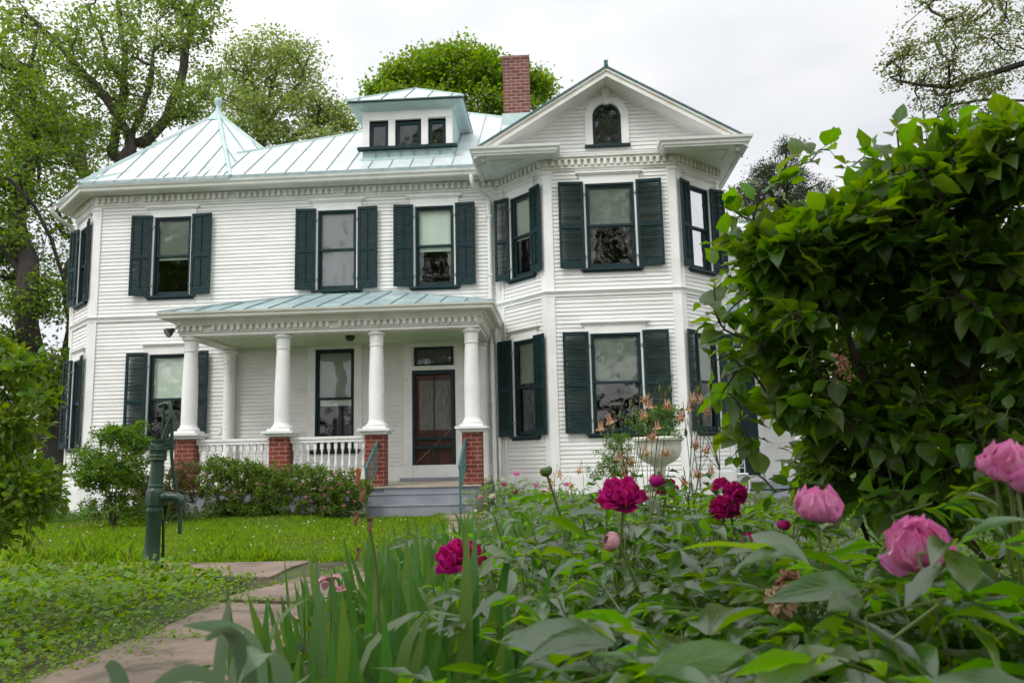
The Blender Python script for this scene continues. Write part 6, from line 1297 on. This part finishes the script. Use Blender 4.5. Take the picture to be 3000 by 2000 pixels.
cf = [(1285, 1088), (1310, 1112), (1265, 1105), (1330, 1078)]; q = atD(1300, 1250, 4.2); columbine('small columbine with few orange flowers left of the airy shrub', (q.x, q.y, -.5), [atD(u_, v_, 4.2) for u_, v_ in cf], [], .35)
# withered iris flower stalk
base = atD(880, 1500, 2.3); base.z = -.5; o = tag(empty('flower_stalk', base), 'tall withered iris flower stalk with one orange bud and brown seed heads', 'flower stalk')
pth = [base]+[atD(u_, v_, 2.5) for u_, v_ in ((866, 1330), (858, 1260), (845, 1190), (835, 1130), (826, 1105))]; m = MB(); m.tube(pth, [.006, .0055, .005, .0045, .0035, .003], 7); s = m.build('stem', STEM, o, True); s.matrix_parent_inverse = par_inv(o)
def wither(u_, v_, L, r, matl, nm):
    c = atD(u_, v_, 2.5); m = MB(); m.tube([c-Vector((0, 0, L*.5)), c-Vector((.003, 0, L*.25)), c, c+Vector((.004, 0, L*.3)), c+Vector((.002, 0, L*.5))], [r*.5, r*.9, r, r*.75, r*.2], 8)
    for k in range(4): a = k*1.6; petal(m, c+Vector((0, 0, -L*.1)), Vector((math.cos(a)*.25, math.sin(a)*.25, 1)), Vector((-math.cos(a), -math.sin(a), .2)), L*.62, r*.7, -.2, .06, random.random())
    s = m.build(nm, matl, o, True); s.matrix_parent_inverse = par_inv(o)
wither(822, 1094, .055, .0085, ORANGE, 'bud'); wither(833, 1135, .05, .009, DRYB, 'seed_head'); wither(818, 1190, .045, .007, DRYB, 'seed_head'); wither(850, 1205, .05, .0075, DRYB, 'seed_head'); wither(822, 1270, .04, .005, DRYB, 'seed_head')
for k, (u_, v_, D_, lab) in enumerate(((1187, 1130, 7.2, 'brown withered flower stalk standing among the far irises'), (760, 1340, 2.6, 'pink withered iris bloom low behind the front fans'))):
    b_ = atD(u_, v_+150, D_); b_.z = -.5; o = tag(empty('flower_stalk', b_), lab, 'flower stalk'); c = atD(u_, v_, D_); m = MB(); m.tube([b_, b_.lerp(c, .5), c], [.005, .004, .003], 6); s = m.build('stem', STEM, o, True); s.matrix_parent_inverse = par_inv(o)
    m = MB()
    for j in range(9): a = j*.7+.2; petal(m, c, Vector((math.cos(a)*.5, math.sin(a)*.5, -.6+.2*j)), Vector((-math.cos(a), -math.sin(a), .3)), .05, .016, -.6, .1, random.random())
    s = m.build('withered_bloom', (DRYB, BLUSH)[k], o, True); s.matrix_parent_inverse = par_inv(o)
dq = atD(522, 1433, 3.55); m = MB(); o = tag(empty('dandelion_flower', (dq.x, dq.y, -.48)), 'single yellow dandelion at the path edge by the front irises', 'flower'); m.tube([(dq.x, dq.y, -.5), (dq.x, dq.y, dq.z)], .0025, 5); s = m.build('stem', STEM, o); s.matrix_parent_inverse = par_inv(o)
m = MB()
for j in range(26): a = j*2.4; e = .1+1.2*(j/26); petal(m, dq, Vector((math.cos(a)*math.cos(e), math.sin(a)*math.cos(e), math.sin(e))), Vector((0, 0, 1)), .017, .003, .2, .02, .5)
s = m.build('blossom', mat('dandelion_yellow', (.75, .45, .02), .6), o, True); s.matrix_parent_inverse = par_inv(o)
# ================================================================== OBJECTS IN THE GARDEN
pb = atZ(346, 1302, -.47); pb.z = -.50; pump = tag(empty('hand_pump', pb), 'tall dark green cast iron hand pump standing by the path', 'water pump'); pump.rotation_euler = (0, R(1.6), 0)
def pp(m, name, mt=PUMPM, par=pump): return m.build(name, mt, par, True, True)
m = MB(); m.lathe(0, 0, [(.078, 0), (.078, .03), (.070, .045), (.066, .075), (.064, .08), (.056, .47), (.062, .478), (.064, .495), (.062, .51), (.060, .525)], 28)
m.lathe(0, 0, [(.060, .525), (.078, .54), (.080, .56), (.080, .645), (.076, .665), (.060, .685)], 8); m.lathe(0, 0, [(.060, .685), (.062, .70), (.060, .712), (.057, .715), (.0525, .905), (.058, .908)], 28)
m.lathe(0, 0, [(.058, .908), (.070, .915), (.072, .93), (.068, .937), (.072, .945), (.072, .96), (.067, .968), (.072, .975), (.072, .99), (.06, .995)], 28); m.lathe(0, 0, [(.07, .995), (.085, 1.0), (.085, 1.03), (.07, 1.036)], 6)
m.lathe(0, 0, [(.064, 1.036), (.060, 1.05), (.060, 1.066), (.068, 1.078), (.068, 1.09), (.03, 1.092)], 28)
for k in range(6): a = 1.047*k+.2; m.lathe(.076*math.cos(a), .076*math.sin(a), [(.009, 1.03), (.009, 1.044)], 6)
pp(m, 'body')
m = MB(); m.tube([(.055, 0, .605), (.12, -.004, .612), (.185, -.008, .61), (.225, -.010, .598), (.25, -.011, .575)], [.046, .041, .038, .036, .036], 16); m.tube([(.2495, -.011, .578), (.256, -.011, .563)], [.046, .045], 16); m.tube([(.245, -.010, .60), (.262, -.011, .628)], [.012, .005], 6)
for q_ in ((.10, -.040, .625), (.18, -.042, .60)): m.tube([q_, (q_[0], q_[1]-.006, q_[2])], .009, 6)
pp(m, 'spout')
m = MB()
for yy in (-.03, .03): m.tube([(.045, yy, 1.07), (.062, yy, 1.16), (.085, yy*.8, 1.235), (.098, yy*.7, 1.272)], [.016, .013, .013, .016], 8)
m.tube([(.098, -.045, 1.272), (.098, .045, 1.272)], .013, 8); m.lathe(.055, 0, [(.03, 1.05), (.03, 1.09), (.02, 1.10)], 12); pp(m, 'bracket')
m = MB(); m.tube([(.008, 0, 1.388), (.040, 0, 1.402), (.072, 0, 1.385), (.092, 0, 1.335), (.100, 0, 1.272), (.104, .012, 1.14), (.104, .03, .96), (.118, .05, .82), (.150, .07, .66), (.172, .08, .54), (.182, .085, .48)], [.016, .016, .016, .017, .020, .015, .014, .015, .015, .016, .016], 10)
m.tube([(.182, .085, .49), (.186, .086, .42), (.190, .087, .31)], [.0185, .017, .017], 10); m.tube([(.180, .084, .505), (.183, .085, .485)], .023, 10); m.tube([(.190, .087, .31), (.190, .087, .295)], [.018, .010], 10); m.tube([(-.022, 0, 1.376), (.012, 0, 1.392)], [.021, .019], 10); pp(m, 'handle')
m = MB(); m.tube([(.020, 0, 1.385), (.022, 0, 1.30), (.024, 0, 1.09)], [.009, .008, .008], 8); m.tube([(.020, -.022, 1.325), (.020, .022, 1.325)], .015, 8); m.tube([(.021, 0, 1.345), (.021, 0, 1.305)], .015, 8); pp(m, 'pump_rod')
m = MB(); m.tube([(.075, .05, -.02), (.072, .05, .20), (.060, .045, .42)], [.013, .012, .010], 6); pp(m, 'drain_pipe', IRONB)
m = MB(); m.tube([(-.86, -10.02, -.47), (-.76, -10.06, -.455), (-.62, -10.12, -.455), (-.50, -10.24, -.462), (-.44, -10.38, -.47), (-.46, -10.52, -.49)], .016, 8); tag(m.build('pipe_end', IRONB, None, True), 'short black curved pipe lying in the weeds at the path bend', 'pipe')
ux, uy = 2.71, -7.7; urn = tag(empty('garden_urn', (ux, uy, -.5)), 'weathered white footed garden urn before the bay window', 'urn')
m = MB(); m.lathe(0, 0, [(.02, .90), (.215, .90), (.222, .985), (.235, 1.0), (.252, 1.01), (.256, 1.03), (.245, 1.045), (.225, 1.035), (.20, 1.0)][:0] or [(.20, 1.0), (.225, 1.035), (.245, 1.045), (.256, 1.03), (.252, 1.01), (.235, 1.0), (.225, .985), (.228, .93), (.215, .87), (.185, .825), (.13, .79), (.075, .765), (.06, .74), (.065, .72), (.055, .69), (.055, .64), (.075, .60), (.11, .575), (.125, .56), (.125, .53)], 32, flute=(.80, .975), cap=False)
m.build('bowl', URNM, urn, True, True)
m = MB(); m.box(-.15, .15, -.15, .15, .47, .53); m.box(-.13, .13, -.13, .13, .06, .47); m.box(-.17, .17, -.17, .17, -.02, .06); m.build('pedestal', URNM, urn, False, True)
m = MB(); m.lathe(0, 0, [(.001, 1.0), (.2, 1.0), (.21, .95)], 20, cap=False); m.build('soil', WOODY, urn, False, True)
shrub('bushy small leaved plant growing in the white urn', (ux, uy, .50), [((ux-.03, uy, .70), (.26, .2, .16), 1), ((ux+.12, uy, .78), (.14, .14, .12), .5), ((ux-.02, uy-.15, .56), (.24, .1, .06), .4)], 110, (9, 14), .034, COLUM, None, name='potted_plant', spread=.04, step=.08, r0=.008, tipr=.0015, cat='potted plant')
cq = atY(1692, 1040, .2); ch = tag(empty('garden_chair', (cq.x, .2, -.45)), 'white scrolled iron garden chair by the side porch steps', 'chair')
m = MB(); s = .011
for xx in (-.17, .17): m.tube([(xx, .17, 0), (xx*1.0, .15, .42), (xx*.98, .18, .80), (xx*.6, .19, .90), (0, .19, .92)], s, 6)
for xx in (-.10, 0, .10): m.tube([(xx+.045*math.cos(a), .18, .68+.075*math.sin(a)) for a in [i*.524 for i in range(13)]], .008, 5)
m.tube([(-.17, .17, .56), (.17, .17, .56)], .009, 5); m.build('chair_back', TRIM, ch, True, True)
m = MB(); m.lathe(0, 0, [(.01, .43), (.19, .43), (.20, .445), (.19, .46), (.01, .46)], 20); m.build('seat', TRIM, ch, True, True)
for xx in (-.15, .15): m = MB(); m.tube([(xx, -.12, .43), (xx*1.15, -.17, .25), (xx*1.0, -.15, .10), (xx*1.25, -.20, .0)], [.013, .012, .011, .013], 6); m.build('leg', TRIM, ch, True, True)
